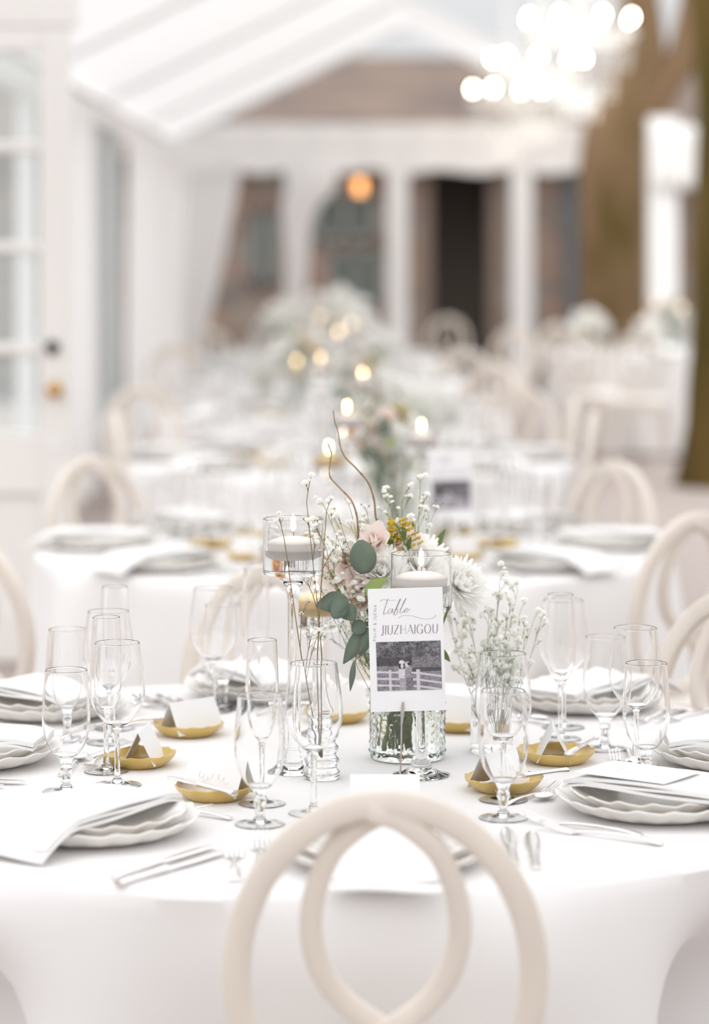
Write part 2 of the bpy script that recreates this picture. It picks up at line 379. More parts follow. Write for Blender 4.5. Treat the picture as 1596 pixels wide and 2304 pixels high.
    d.box((xm - 0.018, t0 + 0.004, gb), (xm + 0.018, t1 - 0.004, gt))
    do = struct(d.build('door_1', M['white'], smooth=False, mods=bevel(0.006)))
    MB().box((xg0, t0 + 0.022, gb), (xg, t0 + 0.027, gt)).build('door_glass', M['pane'], do, smooth=False)
    kx = X(124)
    MB().lathe(cr([(0, 0), (0.028, 0.0), (0.028, 0.006), (0.012, 0.012), (0.011, 0.03), (0.024, 0.042), (0.028, 0.055), (0.02, 0.068), (0, 0.072)], 3), 20).build('door_knob', M['brass'], do)
    k = do.children[-1]; k.rotation_euler = (PI / 2, 0, 0); k.location = (kx, Y, Z(877))
    MB().lathe([(0, 0), (0.027, 0), (0.027, 0.012), (0.02, 0.02), (0, 0.02)], 20).build('deadbolt', M['bronze'], do)
    k = do.children[-1] if do.children[-1].name.startswith('deadbolt') else [c for c in do.children if c.name.startswith('deadbolt')][0]
    k.rotation_euler = (PI / 2, 0, 0); k.location = (X(118), Y, Z(782))
    MB().lathe([(0, 0), (0.016, 0), (0.016, 0.008), (0, 0.008)], 16).build('door_bolt', M['metal_frame'], do)
    k = [c for c in do.children if c.name.startswith('door_bolt')][0]; k.rotation_euler = (PI / 2, 0, 0); k.location = (X(120), Y, Z(1002))
    # header over the door
    struct(MB().box((x0 - 0.3, Y + 0.0, zt + 0.01), (x1 + 0.02, Y + 0.12, zt + 0.34)).build('trim_22', M['white'], smooth=False))
big_structure()
# ------------------------------------------------------------------ trees
def tree_trunk(name, label, path, rads, m, seed, extra=()):
    rnd = random.Random(seed)
    t = thing(name, label, 'tree', (path[0][0], path[0][1], 0))
    o = Vector((path[0][0], path[0][1], 0))
    def limb(nm, pts, rr):
        mb = MB(); P = cr(pts, 8); R = [r[0] for r in cr([(x,) for x in rr], 8)]
        seg = 28; vs = []; fs = []
        ph = [rnd.uniform(0, 6) for _ in range(4)]
        for i, (p, r) in enumerate(zip(P, R)):
            for k in range(seg):
                a = 2 * PI * k / seg
                q = r * (1 + 0.07 * math.sin(3 * a + ph[0] + i * 0.12) + 0.05 * math.sin(5 * a + ph[1] - i * 0.2) + 0.04 * math.sin(9 * a + ph[2] + i * 0.5))
                vs.append((p[0] - o.x + q * math.cos(a), p[1] - o.y + q * math.sin(a), p[2]))
        n = len(P)
        for i in range(n - 1):
            for k in range(seg):
                j = (k + 1) % seg; fs.append((i * seg + k, i * seg + j, (i + 1) * seg + j, (i + 1) * seg + k))
        mb.add(vs, fs); mb.build(nm, m, t)
    limb('trunk', path, rads)
    for p, r in extra: limb('branch', p, r)
    return t
tx = 2.40
tree_trunk('tree', 'thick dark mossy tree trunk at the right edge of the tent', [(2.44, 18.1, -0.02), (2.47, 18.1, 0.5), (2.50, 18.1, 1.4), (2.53, 18.1, 2.4), (2.52, 18.1, 3.6), (2.60, 18.1, 5.0)], [0.36, 0.31, 0.275, 0.26, 0.285, 0.26], M['bark_moss'], 3)
tree_trunk('tree', 'brown forked tree trunk standing beside the far right table', [(2.2, 23.0, -0.02), (2.2, 23.0, 0.6), (2.17, 23.0, 1.6), (2.20, 23.0, 2.5), (2.36, 23.0, 3.0), (2.34, 23.0, 3.8), (2.3, 23.0, 5.2)], [0.36, 0.30, 0.275, 0.29, 0.23, 0.17, 0.12], M['bark'], 5,
           [([(2.30, 23.0, 2.5), (2.56, 23.0, 2.85), (2.75, 23.0, 3.2), (2.95, 23.1, 4.2)], [0.2, 0.16, 0.13, 0.1])])
# ------------------------------------------------------------------ chandeliers
def make_chandelier():
    t = thing('chandelier', 'x', 'chandelier')
    MB().lathe(cr([(0, -0.12), (0.03, -0.1), (0.05, -0.02), (0.02, 0.06), (0.03, 0.2), (0.015, 0.35), (0.03, 0.5), (0.012, 0.6), (0.012, 1.6)], 3), 14).build('centre_column', M['frame_white'], t)
    hp = [(0.36 * math.cos(a), 0.36 * math.sin(a), 0) for a in [2 * PI * k / 40 for k in range(40)]]
    MB().sweep(hp, 0.012, 6, closed=True).build('ring', M['frame_white'], t)
    for k in range(8):
        a = 2 * PI * (k + 0.3) / 8; c_, s_ = math.cos(a), math.sin(a)
        arm = MB().sweep(cr([(0.03 * c_, 0.03 * s_, 0.1), (0.15 * c_, 0.15 * s_, -0.05), (0.27 * c_, 0.27 * s_, -0.06), (0.35 * c_, 0.35 * s_, 0.0)], 5), 0.008, 6).build('arm', M['frame_white'], t)
        MB().lathe([(0, 0), (0.03, 0.0), (0.034, 0.012), (0.012, 0.014), (0.012, 0.07), (0, 0.07)], 10, (0.35 * c_, 0.35 * s_, 0.005)).build('candle_sleeve', M['frame_white'], arm)
        MB().lathe([(0, 0.0), (0.014, 0.008), (0.017, 0.022), (0.010, 0.042), (0, 0.055)], 10, (0.35 * c_, 0.35 * s_, 0.075)).build('bulb', M['bulb'], arm)
    rnd = random.Random(4); cb = MB()
    def drop(x, y, z, r, h): cb.add([(x + r, y, z), (x, y + r, z), (x - r, y, z), (x, y - r, z), (x, y, z + h * 0.4), (x, y, z - h)], [(0, 1, 4), (1, 2, 4), (2, 3, 4), (3, 0, 4), (1, 0, 5), (2, 1, 5), (3, 2, 5), (0, 3, 5)])
    for ring, (R, z0, n, ln) in enumerate(((0.34, -0.02, 30, 5), (0.24, -0.12, 22, 7), (0.13, -0.2, 14, 8), (0.30, 0.40, 22, 9), (0.18, 0.42, 14, 7))):
        for k in range(n):
            a = 2 * PI * k / n
            for q in range(ln):
                drop(R * math.cos(a) * (1 - 0.02 * q), R * math.sin(a) * (1 - 0.02 * q), z0 - q * 0.046, 0.013, 0.03)
    ld = bpy.data.lights.new('chandelier_light', 'POINT'); ld.energy = 13; ld.shadow_soft_size = 0.3; ld.color = (1, 0.90, 0.80)
    lo = bpy.data.objects.new('chandelier_light', ld); col.objects.link(lo); lo.parent = t; lo.location = (0, 0, -0.50)
    cb.build('crystal_strands', M['crystal'], t, smooth=False, kind='stuff')
    return Proto(t)
ch = make_chandelier()
ch.put((1.44, 17.6, 2.92), 0.1, 'crystal chandelier hanging nearest, topmost of the lit three', 'crystal chandeliers')
ch.put((1.42, 21.3, 2.92), 0.5, 'crystal chandelier hanging between two other lit chandeliers', 'crystal chandeliers')
ch.put((1.42, 25.6, 2.92), 0.9, 'crystal chandelier hanging farthest, beside the white beam', 'crystal chandeliers')
# ------------------------------------------------------------------ chairs
def make_chair():
    t = thing('dining_chair', 'x', 'chair')
    tl = math.tan(math.radians(9))
    def yb(z): return -0.19 - (z - 0.47) * tl
    pts = []
    for k in range(64):
        a = 2 * PI * k / 64
        z = 0.728 + 0.2055 * math.sin(a); x = 0.174 * math.cos(a)
        pts.append((x, yb(z), z))
    MB().sweep(pts, (0.0170, 0.0145), 14, up=(0, 1, -0.15), closed=True, p=4.0).build('back_hoop', M['wood'], t)
    L = [(0.020, .926), (-.012, .917), (-.040, .898), (-.064, .872), (-.082, .826), (-.0865, .778), (-.075, .732), (-.048, .694), (-.006, .662), (.045, .63), (.088, .59), (.125, .556)]
    for sg in (1, -1):
        p = [(x * sg, yb(z) + 0.006 * sg, z) for x, z in cr(L, 5)]
        MB().sweep(p, (0.0135, 0.0118), 14, up=(0, 1, -0.15), p=4.5).build('back_loop', M['wood'], t)
    def sq(a, rx, ry, p=3.6):
        c_, s_ = math.cos(a), math.sin(a)
        return math.copysign(abs(c_) ** (2 / p), c_) * rx, math.copysign(abs(s_) ** (2 / p), s_) * ry
    def ringed(rings, name, m):
        mb = MB(); seg = 40; vs = []; fs = []
        for (rx, ry, z) in rings:
            for k in range(seg):
                x, y = sq(2 * PI * k / seg, rx, ry); vs.append((x * (1 + 0.12 * y / 0.2), y, z))
        for i in range(len(rings) - 1):
            for k in range(seg):
                j = (k + 1) % seg; fs.append((i * seg + k, i * seg + j, (i + 1) * seg + j, (i + 1) * seg + k))
        fs.append(tuple(range(seg - 1, -1, -1))); fs.append(tuple(range((len(rings) - 1) * seg, len(rings) * seg)))
        mb.add(vs, fs); mb.build(name, m, t)
    ringed([(0.185, 0.19, 0.405), (0.195, 0.20, 0.41), (0.195, 0.20, 0.445), (0.185, 0.19, 0.45)], 'seat_frame', M['wood'])
    ringed([(0.18, 0.185, 0.451), (0.192, 0.197, 0.462), (0.19, 0.195, 0.48), (0.165, 0.17, 0.491), (0.09, 0.09, 0.496)], 'seat_cushion', M['cushion'])
    for sx in (-1, 1):
        MB().sweep(cr([(sx * 0.185, 0.165, 0.41), (sx * 0.19, 0.17, 0.25), (sx * 0.195, 0.185, 0.0)], 5), lambda u: 0.019 - 0.006 * u, 10).build('leg', M['wood'], t)
        MB().sweep(cr([(sx * 0.155, -0.165, 0.41), (sx * 0.16, -0.19, 0.25), (sx * 0.17, -0.25, 0.0)], 5), lambda u: 0.019 - 0.006 * u, 10).build('leg', M['wood'], t)
    return Proto(t)
chair = make_chair()
SEATS = []
def chair_at(px, ytop, face, label, group=None, zt=0.95):
    """place a chair so that the top of its back stands at pixel (px, ytop); face = point it looks at"""
    s = (ytop - HY) / (H - zt); p = Vector(((px - HX) / s, F / s, 0)); d = Vector((face[0], face[1], 0)) - p; d.normalize()
    rz = math.atan2(d.y, d.x) - PI / 2
    loc = p + d * 0.264
    SEATS.append((loc.x, loc.y))
    return chair.put((loc.x, loc.y, 0), rz, label, group)
T1 = (-0.06, 4.34); T2 = (0.0, 7.45); T3 = (-0.02, 10.5); T4 = (-0.12, 13.6); T5 = (-0.2, 16.7); T6 = (-0.25, 19.9); TR = (2.35, 21.3)
R = 0.86
chair_at(868, 1777, (0.02, 9.0), 'bleached wood loop-back chair seen from behind at the front of the nearest table', 'chairs at the nearest table')
chair_at(622, 1268, T1, 'loop-back chair at the back of the nearest table, behind the tall candle holder', 'chairs at the nearest table')
chair_at(1668, 1326, T1, 'loop-back chair cut by the frame edge beside the nearest table', 'chairs at the nearest table')
chair_at(205, 1026, T2, 'loop-back chair in front of the open glazed door at the second table', 'chairs at the second table')
chair_at(1386, 1036, T2, 'loop-back chair facing the second table from its far right side', 'chairs at the second table')
chair_at(1572, 1152, T2, 'loop-back chair at the near right side of the second table', 'chairs at the second table')
chair_at(-98, 1190, T2, 'loop-back chair half cut by the left frame edge below the glazed door', 'chairs at the second table')
G3 = 'chairs at the third table'
chair_at(258, 926, T3, 'loop-back chair left of the third table, beside the door edge', G3)
chair_at(1338, 926, T3, 'loop-back chair right of the third table, before a chair seen edge-on', G3)
chair_at(1292, 898, (0.0, 11.2), 'loop-back chair seen edge-on right of the third table', G3)
chair_at(1165, 866, T3, 'loop-back chair at the far right side of the third table', G3)
chair_at(318, 866, T3, 'loop-back chair at the far left side of the third table', G3)
G4 = 'chairs at the far tables'
chair_at(1045, 785, T4, 'loop-back chair behind the fourth table, before the dark doorway', G4)
chair_at(392, 775, T4, 'loop-back chair left of the fourth table by the white curtains', G4)
chair_at(1108, 812, (-0.1, 13.9), 'loop-back chair right of the fourth table among paler chairs', G4)
chair_at(1160, 738, (-1.2, 10.0), 'pale loop-back chair standing before the tent post, right of the doorway', G4)
chair_at(1008, 712, (-0.2, 17.0), 'pale loop-back chair whose top overlaps the dark doorway', G4)
chair_at(470, 738, T5, 'loop-back chair left of the fifth table by the swept drape', G4)
GR = 'chairs at the table by the trees'
chair_at(1252, 726, TR, 'grey-white loop-back chair left of the table by the trees', GR)
chair_at(1300, 745, TR, 'loop-back chair at the near side of the table by the trees, seat showing', GR)
chair_at(1428, 752, TR, 'loop-back chair in front of the table cloth beside the big trunk', GR)
# ------------------------------------------------------------------ tablecloths
def tablecloth(c, label, seed, dents=(), Rr=R, nseg=300):
    rnd = random.Random(seed); ph = [rnd.uniform(0, 2 * PI) for _ in range(8)]
    dents = list(dents)
    for (sx, sy) in SEATS:
        q = Vector((sx - c[0], sy - c[1])); rf = q.length - 0.20
        if rf < Rr + 0.03 and q.length < 1.3: dents.append((math.atan2(q.y, q.x), 0.27, min(Rr + 0.06 - rf, 0.26), 0.32))
    rows = [0.0, 0.2, 0.4, 0.55, 0.68, 0.78, 0.83, Rr - 0.014, Rr - 0.005, Rr]
    mb = MB(); vs = [(0, 0, TZ)]; fs = []; rings = []
    def fold(a):
        return 0.5 * math.sin(9 * a + ph[0]) + 0.35 * math.sin(14 * a + ph[1]) + 0.25 * math.sin(22 * a + ph[2]) + 0.3 * math.sin(5 * a + ph[3])
    zs = [TZ] * 7 + [TZ - 0.0006, TZ - 0.004, TZ - 0.011]
    prof = list(zip(rows, zs))[1:]
    drop = [0.03, 0.06, 0.09, 0.12, 0.16, 0.20, 0.25, 0.30, 0.36, 0.43, 0.50, 0.58, 0.66, 0.735]
    for r, z in prof + [(None, TZ - d) for d in drop]:
        ring = []
        for k in range(nseg):
            a = 2 * PI * k / nseg
            if r is None:
                t = TZ - z; amp = 0.062 * min(t / 0.5, 1.0) ** 0.65
                rr = Rr + 0.004 + 0.045 * t + amp * fold(a)
                for (da, dw, dd, rl) in dents:
                    q = (a - da + PI) % (2 * PI) - PI
                    rr -= dd * math.exp(-(q / dw) ** 2) * (lambda e: e * e * (3 - 2 * e))(min(max((t - 0.2 * rl) / rl, 0), 1))
                zz = z
            else:
                rr = r; zz = z + (0.0006 * math.sin(6 * a + ph[4]) * (r / Rr) if r < Rr - 0.05 else 0)
            ring.append(len(vs)); vs.append((rr * math.cos(a), rr * math.sin(a), zz))
        rings.append(ring)
    for k in range(nseg): fs.append((0, rings[0][k], rings[0][(k + 1) % nseg]))
    for a, b in zip(rings, rings[1:]):
        for k in range(nseg):
            j = (k + 1) % nseg; fs.append((a[k], b[k], b[j], a[j]))
    mb.add(vs, fs); o = mb.build('tablecloth', M['linen']); o.location = (c[0], c[1], 0)
    tag(o, label, 'tablecloth'); return o
dn = [(-PI / 2 - 0.60, 0.13, 0.22, 0.20), (-PI / 2 + 0.78, 0.13, 0.22, 0.20)]
tablecloth(T1, 'white linen cloth on the nearest round table with the table sign', 1, dn, nseg=480)
tablecloth(T2, 'white cloth on the second round table, behind the flowers', 2)
tablecloth(T3, 'white cloth on the third round table, level with the door knob', 3)
tablecloth(T4, 'white cloth on the fourth round table down the tent', 4)
tablecloth(T5, 'white cloth on the fifth round table down the tent', 5)
tablecloth(T6, 'white cloth on the farthest round table in the middle row', 6)
tablecloth(TR, 'white cloth on the round table between the two tree trunks', 7)
# ------------------------------------------------------------------ tableware prototypes
def split_glass(name, cat, foot, stem, bowl, seg=40):
    t = thing(name, 'x', cat)
    MB().lathe(foot, seg).build('foot', M['glass'], t); MB().lathe(stem, seg).build('stem', M['glass'], t); MB().lathe(bowl, seg).build('bowl', M['glass'], t)
    return Proto(t)
def glass_profile(h, fr, stem, bz, bowl):
    """foot radius fr; stem = [(r,z)...]; bowl outer = [(r,z)...] from stem top to rim"""
    foot = [(0, 0.0048), (fr * 0.3, 0.0038), (fr * 0.6, 0.0018), (fr * 0.95, 0.0002), (fr, 0.0), (fr + 0.0005, 0.0007), (fr, 0.0014), (fr * 0.6, 0.0034), (fr * 0.35, 0.0054), stem[0]]
    st = cr(stem, 6)
    outer = cr([stem[-1]] + bowl, 8)
    inner = []
    for (r, z) in reversed(outer):
        if z < bz: break
        inner.append((max(r - 0.0011, 0), z))
    inner[0] = (inner[0][0], outer[-1][1])
    rim = outer[-1]
    prof = outer + [(rim[0] - 0.0004, rim[1] + 0.0006)] + inner + [(inner[-1][0] * 0.55, bz - 0.0012), (0, bz - 0.0018)]
    return foot, st, prof
WINE = split_glass('wine_glass', 'glass', *glass_profile(0.216, 0.036, [(0.0075, 0.008), (0.0045, 0.02), (0.0042, 0.055), (0.0052, 0.082), (0.0085, 0.090)], 0.0945,
    [(0.020, 0.0965), (0.033, 0.112), (0.0405, 0.130), (0.0418, 0.146), (0.0400, 0.172), (0.0365, 0.198), (0.0338, 0.216)]))
GOB = split_glass('water_goblet', 'glass', *glass_profile(0.182, 0.035, [(0.009, 0.007), (0.0065, 0.016), (0.0075, 0.026), (0.0095, 0.034), (0.008, 0.042), (0.0115, 0.050)], 0.0555,
    [(0.020, 0.0585), (0.0295, 0.074), (0.0350, 0.094), (0.0362, 0.112), (0.0350, 0.140), (0.0328, 0.165), (0.0315, 0.182)]))
FLU = split_glass('champagne_flute', 'glass', *glass_profile(0.240, 0.034, [(0.0075, 0.008), (0.0045, 0.02), (0.0040, 0.060), (0.0052, 0.086), (0.0070, 0.094)], 0.0995,
    [(0.0125, 0.100), (0.0190, 0.112), (0.0233, 0.130), (0.0245, 0.155), (0.0240, 0.190), (0.0225, 0.222), (0.0215, 0.240)]))
def scallop(n, amp, zamp, r0):
    def f(a, r, z):
        k = max(0, (r - r0) / 0.03); k = min(k, 1)
        w_ = math.cos(n * a) + 0.3 * math.cos(2 * n * a + 1)
        return r * (1 + amp * k * w_), z + zamp * k * w_
    return f
def lathe_thing(name, cat, prof, seg, m, fn=None, extra=None):
    o = MB().lathe(prof, seg, fn=fn).build(name, m); tag(o, 'x', cat); return Proto(o)
CHARGER = lathe_thing('charger_plate', 'plate', cr([(0, 0.002), (0.085, 0.0), (0.10, 0.002), (0.125, 0.010), (0.142, 0.021), (0.147, 0.0255), (0.1455, 0.0275), (0.138, 0.023), (0.118, 0.013), (0.095, 0.007), (0.06, 0.006), (0, 0.006)], 3), 144, M['plate'], scallop(18, 0.012, 0.0018, 0.10))
DINNER = lathe_thing('dinner_plate', 'plate', cr([(0, 0.001), (0.070, 0.0), (0.085, 0.002), (0.108, 0.012), (0.122, 0.021), (0.127, 0.0245), (0.1258, 0.0265), (0.118, 0.022), (0.10, 0.0125), (0.08, 0.006), (0.05, 0.005), (0, 0.005)], 3), 144, M['plate'], scallop(16, 0.014, 0.0022, 0.085))
BREAD = lathe_thing('side_dish', 'dish', cr([(0, 0.001), (0.036, 0.0), (0.044, 0.003), (0.054, 0.011), (0.059, 0.0185), (0.0578, 0.0205), (0.053, 0.014), (0.043, 0.0065), (0.03, 0.005), (0, 0.005)], 3), 108, M['gold'], scallop(13, 0.022, 0.0012, 0.040))
def make_napkin():
    t = MB()
    rnd = random.Random(2)
    for k in range(3):
        z0 = k * 0.0042; L0 = 0.325 - 0.006 * k; W0 = 0.132 - 0.003 * k
        def surf(u, v, side):
            y = 0.125 - L0 * u; x = (v - 0.5) * W0 * (1 + 0.10 * u)
            h = 0.0 - 0.030 * max(0, (u - 0.76) / 0.24) ** 1.5 - 0.006 * max(0, (0.1 - u) / 0.1)
            h += 0.0022 * math.sin(v * 5 + k) * u + 0.0012 * math.sin(u * 9 + k * 2)
            return (x, y, z0 + h + side * 0.0038 + 0.0006 * k)
        t.grid(26, 12, lambda u, v: surf(u, v, 1)); t.grid(26, 12, lambda u, v: surf(1 - u, v, 0))
        for e in (0, 1):
            t.grid(26, 2, lambda u, q: surf(u if e else 1 - u, e, q)); t.grid(12, 2, lambda v, q: surf(e, v if not e else 1 - v, q))
    o = t.build('napkin', M['napkin']); tag(o, 'x', 'napkin'); return Proto(o)
NAPKIN = make_napkin()
def make_card():
    t = thing('place_card', 'x', 'card')
    w2, hh, d = 0.050, 0.052, 0.026; th = 0.0006
    def face(s):
        m = MB()
        a = [(-w2, s * d, 0), (w2, s * d, 0), (w2, 0, hh), (-w2, 0, hh)]
        b = [(x, y + s * th, z + th * 0.4) for x, y, z in a]
        m.add(a + b, [(0, 1, 2, 3), (7, 6, 5, 4), (0, 4, 5, 1), (1, 5, 6, 2), (2, 6, 7, 3), (3, 7, 4, 0)])
        return m
    face(-1).build('front_leaf', M['paper'], t, smooth=False); face(1).build('back_leaf', M['paper'], t, smooth=False)
    rnd = random.Random(8); m = MB()
    def scrib(x0, wd, zc, n):
        pts = []
        for i in range(n * 6 + 1):
            u = i / (n * 6); ph = i / 6 * 2 * PI * 0.5
            z = zc + 0.0035 * math.sin(ph) * (1.8 if i < 6 else 1) + 0.002 * math.sin(ph * 0.37)
            x = x0 + wd * u + 0.0015 * math.cos(ph)
            k = z / hh; pts.append((x, -d * (1 - k) - th - 0.0006, z))
        return pts
    m.sweep(scrib(-0.026, 0.028, 0.024, 7), 0.0002, 4); m.sweep(scrib(0.008, 0.020, 0.023, 4), 0.0002, 4)
    m.build('handwriting', M['ink_faint'], t)
    return Proto(t)
CARD = make_card()
def make_knife(name, L, hl, bw):
    t = thing(name, 'x', 'knife')
    MB().sweep(cr([(0, -L / 2, 0.004), (0, -L / 2 + 0.02, 0.005), (0, -L / 2 + hl * 0.6, 0.005), (0, -L / 2 + hl, 0.005)], 4), [(0.0075 - 0.002 * math.sin(PI * i / 12), 0.0042 - 0.0012 * math.sin(PI * i / 12)) for i in range(13)], 10).build('handle', M['silver'], t)
    n = 12; bl = L - hl
    MB().sweep([(0, -L / 2 + hl + bl * i / n, 0.0045) for i in range(n + 1)], [(bw * (0.55 + 0.45 * min(i / 4, 1)) * (1 if i < 9 else math.sqrt(max(1 - ((i - 9) / 3.1) ** 2, 0.01))), 0.0011) for i in range(n + 1)], 10).build('blade', M['silver'], t)
    return Proto(t)
KNIFE = make_knife('dinner_knife', 0.225, 0.10, 0.0095); BKNIFE = make_knife('butter_knife', 0.165, 0.085, 0.009)
def make_fork(name, L):
    t = thing(name, 'x', 'fork'); k = L / 0.19
    P = [(0, -0.095, 0.002), (0, -0.06, 0.006), (0, -0.01, 0.006), (0, 0.02, 0.004), (0, 0.035, 0.002)]
    MB().sweep([tuple(c_ * k for c_ in p) for p in cr(P, 4)], [tuple(c_ * k for c_ in q) for q in [(0.0075, 0.002), (0.008, 0.0022), (0.0075, 0.0022), (0.007, 0.0022), (0.006, 0.0022), (0.0055, 0.0022), (0.005, 0.0022), (0.0042, 0.0022), (0.0036, 0.0022), (0.003, 0.0022), (0.003, 0.0022), (0.003, 0.0022), (0.003, 0.0022), (0.0036, 0.002), (0.005, 0.0016), (0.009, 0.0012), (0.0115, 0.001)]], 10).build('handle', M['silver'], t)
    m = MB()
    for i in range(4):
        x = (-0.0096 + 0.0064 * i) * k
        m.sweep(cr([(x, 0.033 * k, 0.002 * k), (x, 0.055 * k, 0.004 * k), (x, 0.075 * k, 0.008 * k), (x, 0.095 * k, 0.014 * k)], 4), lambda u: (0.0021 * k * (1 - 0.5 * u), 0.001 * k), 6)
    m.build('tines', M['silver'], t)
    return Proto(t)
FORK = make_fork('dinner_fork', 0.20); DFORK = make_fork('dessert_fork', 0.15)
def make_spoon():
    t = thing('dessert_spoon', 'x', 'spoon')
    MB().sweep(cr([(0, -0.08, 0.002), (0, -0.04, 0.006), (0, 0.02, 0.006), (0, 0.038, 0.003)], 4), [(0.0065 - 0.0042 * math.sin(PI * 0.5 * i / 12), 0.0018) for i in range(13)], 10).build('handle', M['silver'], t)
    def bowl(u, v):
        a = 2 * PI * u; rx, ry = 0.0145 * v, 0.022 * v
        return (rx * math.cos(a), 0.058 + ry * math.sin(a), 0.001 + 0.007 * v * v)
    MB().grid(24, 7, bowl, wrap=True).build('bowl', M['silver'], t, mods=lambda o: setattr(o.modifiers.new('solid', 'SOLIDIFY'), 'thickness', 0.001))
    return Proto(t)
SPOON = make_spoon()
# ------------------------------------------------------------------ place settings
ZC = TZ + 0.0007
def V2(a): return Vector((a[0], a[1]))
class Setting:
    def __init__(s, plate, inward):
        s.p = V2(plate); s.f = V2(inward).normalized(); s.r = Vector((s.f.y, -s.f.x)); s.rz = math.atan2(s.f.y, s.f.x) - PI / 2
    def loc(s, right, fwd, z=0.0):
        q = s.p + s.r * right + s.f * fwd; return (q.x, q.y, ZC + z)
def lay(st, who, table, full=True, dish=None, glasses=None, gtag=None, simple=False, kn=(0.172, 0.02)):
    g = gtag or table
    CHARGER.put(st.loc(0, 0), st.rz, 'scalloped white charger under the smaller plate %s' % who, 'charger plates on the ' + g)
    DINNER.put(st.loc(0, 0, 0.0075), st.rz + 0.1, 'scalloped white plate carrying a folded napkin %s' % who, 'dinner plates on the ' + g)
    NAPKIN.put(st.loc(0, -0.005, 0.036), st.rz, 'folded white linen napkin on the plate %s' % who, 'napkins on the ' + g)
    if dish is None: dpos = st.loc(0, 0.285)
    else: dpos = (dish[0], dish[1], ZC)
    BREAD.put(dpos, st.rz, 'scalloped mustard side dish %s' % who, 'mustard dishes on the ' + g)
    CARD.put((dpos[0] + st.f.x * 0.008, dpos[1] + st.f.y * 0.008, ZC + 0.0065), st.rz, 'folded white place card on the dish %s' % who, 'place cards on the ' + g)
    if full:
        BKNIFE.put((dpos[0] - st.f.x * 0.036, dpos[1] - st.f.y * 0.036, ZC + 0.0205), st.rz + 1.25, 'small silver butter knife across the dish %s' % who, 'butter knives on the ' + g)
        SPOON.put(st.loc(0.03, 0.175), st.rz + PI / 2, 'silver dessert spoon above the plate %s' % who, 'dessert spoons on the ' + g)
        DFORK.put(st.loc(-0.02, 0.200), st.rz - PI / 2, 'small silver dessert fork above the plate %s' % who, 'dessert forks on the ' + g)
    if not simple:
        FORK.put(st.loc(-0.20, -0.02), st.rz + 0.05, 'outer of two silver forks %s' % who, 'outer forks on the ' + g)
        FORK.put(st.loc(-0.168, 0.03), st.rz + 0.03, 'inner of two silver forks %s' % who, 'inner forks on the ' + g)
        KNIFE.put(st.loc(kn[0], kn[1]), st.rz, 'inner of two silver knives %s' % who, 'inner knives on the ' + g)
        KNIFE.put(st.loc(kn[0] + 0.03, kn[1] - 0.025), st.rz - 0.03, 'outer of two silver knives %s' % who, 'outer knives on the ' + g)
    if glasses is None:
        glasses = [(GOB, st.loc(0.165, 0.165)), (WINE, st.loc(0.195, 0.255)), (FLU, st.loc(0.10, 0.27))]
    nm = {id(WINE): 'empty wine glass', id(GOB): 'short-stemmed water goblet', id(FLU): 'tall slim champagne flute'}
    for pr, p in glasses:
        pr.put((p[0], p[1], ZC), random.random() * 6, '%s standing %s' % (nm[id(pr)], who), nm[id(pr)] + ' on the ' + g)
random.seed(11)
t1 = {
 'A': (at(868, 1940), at(866, 1838), 'at the front place, nearest table', [(WINE, at(1133, 1801)), (GOB, at(1133, 1842))]),
 'B': (at(212, 1876), at(484, 1796), 'at the front left place, nearest table', [(GOB, at(585, 1856)), (WINE, at(706, 1831)), (FLU, at(590, 1810))]),
 'C': (at(1480, 1826), at(1134, 1778), 'at the front right place, nearest table', [(GOB, at(1455, 1762)), (WINE, at(1430, 1722))]),
 'D': (at(-72, 1714), at(312, 1722), 'at the left place, nearest table', [(GOB, at(149, 1782)), (WINE, at(264, 1768)), (FLU, at(239, 1737))]),
 'E': (at(110, 1606), at(424, 1653), 'at the back left place, nearest table', [(GOB, at(152, 1664)), (WINE, at(244, 1672)), (FLU, at(258, 1640))]),
 'G': (at(598, 1566), at(756, 1622), 'at the back place, nearest table', [(GOB, at(502, 1594)), (WINE, at(480, 1600)), (FLU, at(575, 1583))]),
 'I': (at(1318, 1590), at(1036, 1642), 'at the back right place, nearest table', [(WINE, at(982, 1602))]),
 'J': (at(1672, 1718), at(1256, 1715), 'at the right place, nearest table', [(FLU, at(1262, 1664)), (GOB, at(1362, 1686)), (WINE, at(1268, 1638))]),
}
for k, (pl, di, who, gl) in t1.items():
    pl, di = V2(pl), V2(di)
    inw = di - pl if k not in ('E', 'I') else V2(T1) - pl
    lay(Setting(pl, inw), who, 'nearest table', True, di, gl, kn={'B': (0.195, -0.10), 'A': (0.17, 0.085)}.get(k, (0.172, 0.02)))
places = ['front', 'front right', 'right', 'back right', 'back', 'back left', 'left', 'front left']
def table_settings(c, idx, word, full, simple=False, off=0.0):
    for i in idx:
        a = -PI / 2 + i * PI / 4 + off; o = Vector((math.cos(a), math.sin(a)))
        lay(Setting(V2(c) + o * 0.675, -o), 'at the %s place, %s' % (places[i], word), word, full, gtag=word, simple=simple)
table_settings(T2, range(8), 'second table', False)
table_settings(T3, range(8), 'third table', False, True)
table_settings(T4, (0, 1, 2, 3, 5, 6, 7), 'fourth table', False, True)
table_settings(T5, (1, 2, 3, 5, 6, 7), 'fifth table', False, True)
table_settings(T6, (1, 2, 6, 7), 'farthest middle table', False, True)
table_settings(TR, (0, 1, 6, 7), 'table between tree trunks', False, True)
